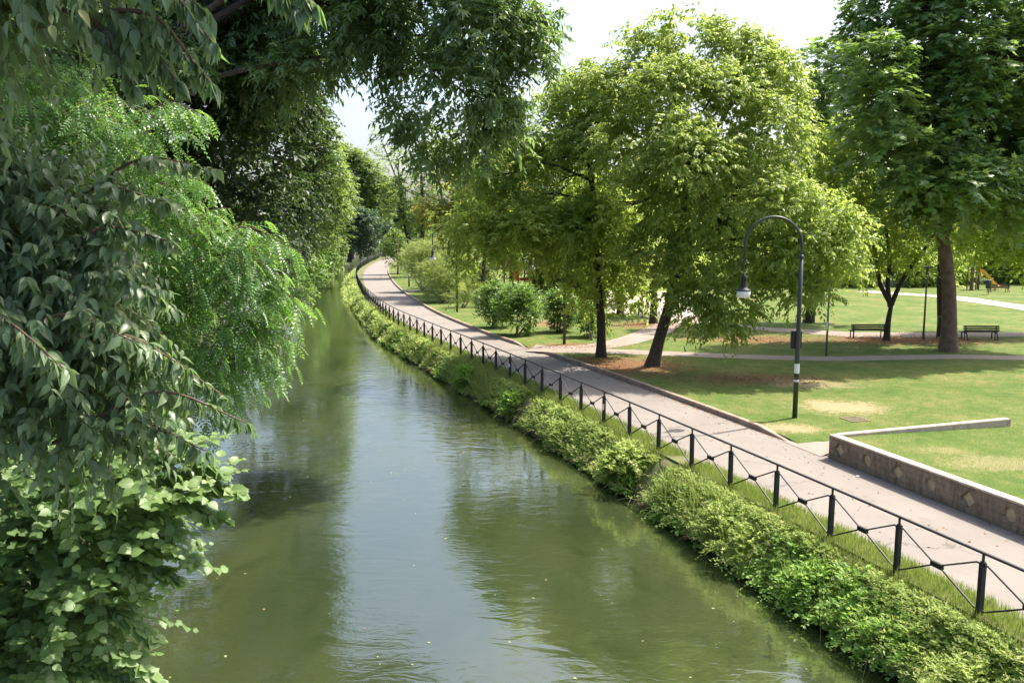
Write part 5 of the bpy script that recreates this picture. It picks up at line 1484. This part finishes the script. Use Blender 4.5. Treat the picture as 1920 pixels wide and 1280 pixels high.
# single big clumps
CL = [(1105, 792, .9, 'tall grassy clump hanging over the water in front of the sticker post', 'lf_weed'), (1165, 858, .75, 'wide drooping clump left of the small bank break', 'lf_weed'), (1385, 972, .85, 'big bushy clump just right of the small bank break', 'lf_weed'),
      (1430, 985, .7, 'pale flowering clump below the railing right of the bank break', 'lf_weed'), (1540, 1060, .85, 'leafy bank clump halfway to the lower right corner', 'lf_weed2'), (1640, 1130, .7, 'dark rooted bank clump hanging low near the lower right', 'lf_weed2'), (1780, 1200, .75, 'reddish stemmed clump in the lower right corner', 'lf_weed'),
      (985, 745, .7, 'deep green herb clump left of the tall grassy clump', 'lf_weed2'), (905, 700, .65, 'deep green herb clump where the bank is shaded', 'lf_weed2'), (1880, 1260, .7, 'bright clump at the very lower right edge', 'lf_weed')]
for i, (px, py, R0, lab, mt) in enumerate(CL):
    g = G(px, py, -.35); y = g[1]; x = float(FEN(y)) - .68
    root = thing('bank_weed_clump', lab, 'weeds', (x, y, -1.0), 0, 'weed clumps along the right bank')
    rg = np.random.default_rng(900 + i)
    bl = [(x + rg.normal(0, .22), y + rg.normal(0, .42), -.68 + rg.normal(0, .14), R0 * rg.uniform(.3, .6)) for _ in range(7)]
    crown_mesh('foliage', bl, M[mt], T_SIMPLE if i % 3 == 1 else T_LONG, 52, 13, .10 if y < 22 else .13, .5, root, np.array([x, y, -1.0]), rg, .5, .1, .75, gapt=-.25, gaps=4, under=.7, dirz=.85, bias=(-.3, 0, 0), twigs=M['lf_weed'], twig_r=.004)
# dry stalks hanging over the water
def stalks():
    p, o = weed_points(260, 9, 45, .7, 1.5, rgw); p[:, 2] += .3
    d = np.stack([-rgw.uniform(.3, 1, len(p)), rgw.normal(0, .7, len(p)), rgw.uniform(-.2, .9, len(p))], 1)
    V, F = twig_arrays(p, nrm(d), rgw.uniform(.4, 1.1, len(p)), .7, .006, 7)
    o = mk('dry_stalks', V, F, plain('dry_stalk', (.34, .26, .15), .8)); o['kind'] = 'stuff'; o['label'] = 'thin dry stalks bending from the weeds to the water'
stalks()
# ---- grass blades: verge, lawn near the lamp, raised lawn, far-bank fringe
def blades(name, pts, hgt, label, mat='lf_grass'):
    n = len(pts)
    a = rgw.uniform(0, 6.28, n)
    f = np.stack([np.cos(a) * .35, np.sin(a) * .35, np.ones(n)], 1)
    nr = np.stack([np.cos(a), np.sin(a), np.full(n, .1)], 1)
    S = hgt * rgw.uniform(.5, 1.3, n)
    V, F, _ = place_leaves(pts, f, nr, S, T_BLADE)
    r = np.clip(.5 + .35 * gap(pts, 1.1, rgw) + rgw.normal(0, .22, n), 0, 1)
    o = mk(name, V, F, M[mat], rnd=np.repeat(r, 3)); o['kind'] = 'stuff'; o['label'] = label
def in_patch(x, y, m=1.0):
    k = np.zeros(len(x), bool)
    for (cx, cy, rx, ry, *_r) in patches:
        k |= ((x - cx) / rx) ** 2 + ((y - cy) / ry) ** 2 < m * rgw.uniform(.3, 1.3, len(x))
    return k
y = rgw.uniform(8, 70, 130000); y = y[rgw.random(len(y)) < np.clip(20 / y, 0, 1)]; y = y[np.abs(y - BREAKS[0][0]) > .45 * rgw.uniform(.5, 1.3, len(y))]
x = FEN(y) + rgw.uniform(-.5, .62, len(y)) ; k = rgw.random(len(x)) < .9
blades('verge_grass', np.stack([x, y, np.interp(FEN(y) - x, [0, .1, .5], [0, -.02, -.22])], 1)[k], .15, 'short grass on the verge between railing and footway')
yy_ = rgw.uniform(24.5, 62, 150000); xx_ = RIG(yy_) + .25 + rgw.random(len(yy_)) ** 1.0 * 22
k = (rgw.random(len(yy_)) < np.clip((30 / yy_) ** 2, 0, 1)) & ~in_patch(xx_, yy_, .8) & (xx_ < yy_ * .66 + 1)
# nothing grows on the side paths
for o_ in [o for o in COL.objects if o.name.split('.')[0] in ('side_path', 'bench_path', 'paved_apron', 'paved_square')]:
    from mathutils.bvhtree import BVHTree
    bv = BVHTree.FromPolygons([v.co for v in o_.data.vertices], [tuple(p.vertices) for p in o_.data.polygons])
    hit = np.array([bool(kk) and bv.ray_cast((float(a_), float(b_), 5), (0, 0, -1))[0] is not None for a_, b_, kk in zip(xx_, yy_, k)])
    k &= ~hit
# nor inside the raised lawn
ins = ((xx_ - WA.x) * un.x + (yy_ - WA.y) * un.y > -.1) & ((yy_ - WA.y) - (xx_ - WA.x) * uc.y / uc.x < .2)
k &= ~ins
blades('lawn_grass', np.stack([xx_, yy_, zlawn(xx_, yy_) - .005], 1)[k], .075, 'mown grass of the park lawn')
u = rgw.random(60000) ** 1.0 * .4; v = rgw.random(60000) * .75
pr_ = np.array([raised(a_, b_) for a_, b_ in zip(u, v)]); pr_ = pr_[(pr_[:, 0] < pr_[:, 1] * .63 + 1.2)]
blades('raised_grass', pr_, .07, 'sunlit grass of the raised lawn behind the wall')
# fallen leaves under the trees and along the kerb
pts = []
for (cx, cy, rx, ry, ca, cb, am) in patches[:3] + patches[4:7]:
    n = int(260 * rx * ry); a = rgw.normal(0, .55, (n, 2)); pts.append(np.stack([cx + a[:, 0] * rx, cy + a[:, 1] * ry], 1))
pts = np.vstack(pts); ok = pts[:, 0] > RIG(pts[:, 1]) + .25; pts = pts[ok]
yk = rgw.uniform(25, 46, 500); pts2 = np.stack([RIG(yk) - np.abs(rgw.normal(0, .12, 500)) - .03, yk], 1)
ys_ = rgw.uniform(16, 60, 420); pts3 = np.stack([PLE(ys_) + (RIG(ys_) - PLE(ys_)) * rgw.random(420) ** .6, ys_], 1)
p3_ = np.vstack([np.column_stack([pts3, np.full(420, .012)]), np.column_stack([pts, zlawn(pts[:, 0], pts[:, 1]) + .03]), np.column_stack([pts2, np.full(500, .012)])])
n = len(p3_); a = rgw.uniform(0, 6.28, n)
V, F, _ = place_leaves(p3_, np.stack([np.cos(a), np.sin(a), rgw.normal(0, .15, n)], 1), np.stack([rgw.normal(0, .25, n), rgw.normal(0, .25, n), np.ones(n)], 1), rgw.uniform(.05, .10, n), T_SIMPLE)
o = mk('fallen_leaves', V, F, M['lf_dry'], rnd=np.repeat(rgw.random(n), 2)); o['kind'] = 'stuff'; o['label'] = 'reddish fallen leaves under the trees and along the kerb'
M['fleck'] = leaf_mat('floating_leaf', [(.32, .32, .2), (.22, .24, .1), (.22, .15, .06)], (.3, .3, .1), .1)
# flecks floating on the water
n = 130; y = rgw.uniform(13.2, 48, n); x = LEF(y) + (FEN(y) - LEF(y) - 3) * rgw.random(n) + 1.5; a = rgw.uniform(0, 6.28, n)
V, F, _ = place_leaves(np.stack([x, y, np.full(n, WATER + .006)], 1), np.stack([np.cos(a), np.sin(a), np.zeros(n)], 1), np.stack([np.zeros(n), np.zeros(n), np.ones(n)], 1), rgw.uniform(.025, .075, n), T_WIDE)
o = mk('floating_flecks', V, F, M['fleck'], rnd=np.repeat(rgw.random(n), 4)); o['kind'] = 'stuff'; o['label'] = 'small pale flecks and leaves drifting on the water'
# small eroded break in the bank: a few stones
for i, (px, py, s) in enumerate(((1300, 915, .26), (1318, 905, .2), (1290, 935, .22))):
    g = G(px, py, -.35); rg = np.random.default_rng(40 + i)
    bm = bmesh.new(); bmesh.ops.create_icosphere(bm, subdivisions=3, radius=s)
    for v_ in bm.verts:
        c = v_.co; f = 1 + .22 * math.sin(c.x * 14 + i) * math.sin(c.y * 11 + 2 * i) + .1 * math.sin(c.z * 25 + i); v_.co = Vector((c.x * f * 1.2, c.y * f, c.z * f * .75))
    me = bpy.data.meshes.new('stone'); bm.to_mesh(me); bm.free(); me.materials.append(M['inlay'])
    for p_ in me.polygons: p_.use_smooth = True
    o = link('stone', me); o.location = (float(FEN(g[1])) - .5 - .16 * i, g[1], -.35 - i * .22)
    tag(o, ('largest brown stone in the small bank break', 'small upper stone in the bank break under a railing post', 'lower stone in the bank break close to the water')[i], 'stone', 'stones in the bank break')
# ================================================================== SKY, SUN, CAMERA
AZ = math.radians(59); EL = math.radians(57)
w = bpy.data.worlds.new('World'); SC.world = w; w.use_nodes = True
nt = w.node_tree; nt.nodes.clear()
wo = nt.nodes.new('ShaderNodeOutputWorld'); bg = nt.nodes.new('ShaderNodeBackground'); sky = nt.nodes.new('ShaderNodeTexSky')
sky.sky_type = 'NISHITA'; sky.sun_disc = False; sky.sun_elevation = EL; sky.sun_rotation = AZ
sky.air_density = 1.0; sky.dust_density = 5.0; sky.ozone_density = 1.0; sky.altitude = 100
bg.inputs[1].default_value = .15
L(nt, sky.outputs[0], bg.inputs[0]); L(nt, bg.outputs[0], wo.inputs[0])
sd = bpy.data.lights.new('sun', 'SUN'); sd.energy = 4.4; sd.angle = math.radians(.5); sd.color = (1.0, .94, .82)
so = bpy.data.objects.new('sun', sd); COL.objects.link(so)
sv = Vector((math.sin(AZ) * math.cos(EL), math.cos(AZ) * math.cos(EL), math.sin(EL)))
so.rotation_euler = sv.to_track_quat('Z', 'Y').to_euler(); so.location = (20, 10, 40)

cam = bpy.data.cameras.new('camera'); co = bpy.data.objects.new('camera', cam); COL.objects.link(co)
cam.sensor_width = 36; cam.lens = 36 * FPX / 1920; cam.clip_end = 3000; cam.clip_start = .1
co.location = (0, 0, CAMZ); co.rotation_euler = (math.pi / 2 - TH, 0, 0)
SC.camera = co
SC.view_settings.view_transform = 'Standard'; SC.view_settings.look = 'None'; SC.view_settings.exposure = 1.2; SC.view_settings.gamma = 1.0
SC.render.engine = 'CYCLES'
c = SC.cycles
c.max_bounces = 10; c.diffuse_bounces = 6; c.glossy_bounces = 3; c.transmission_bounces = 4; c.transparent_max_bounces = 4
c.use_denoising = True
c.sample_clamp_indirect = 6
print('LEAVES', sum(n for _, n in LEAVES), LEAVES)
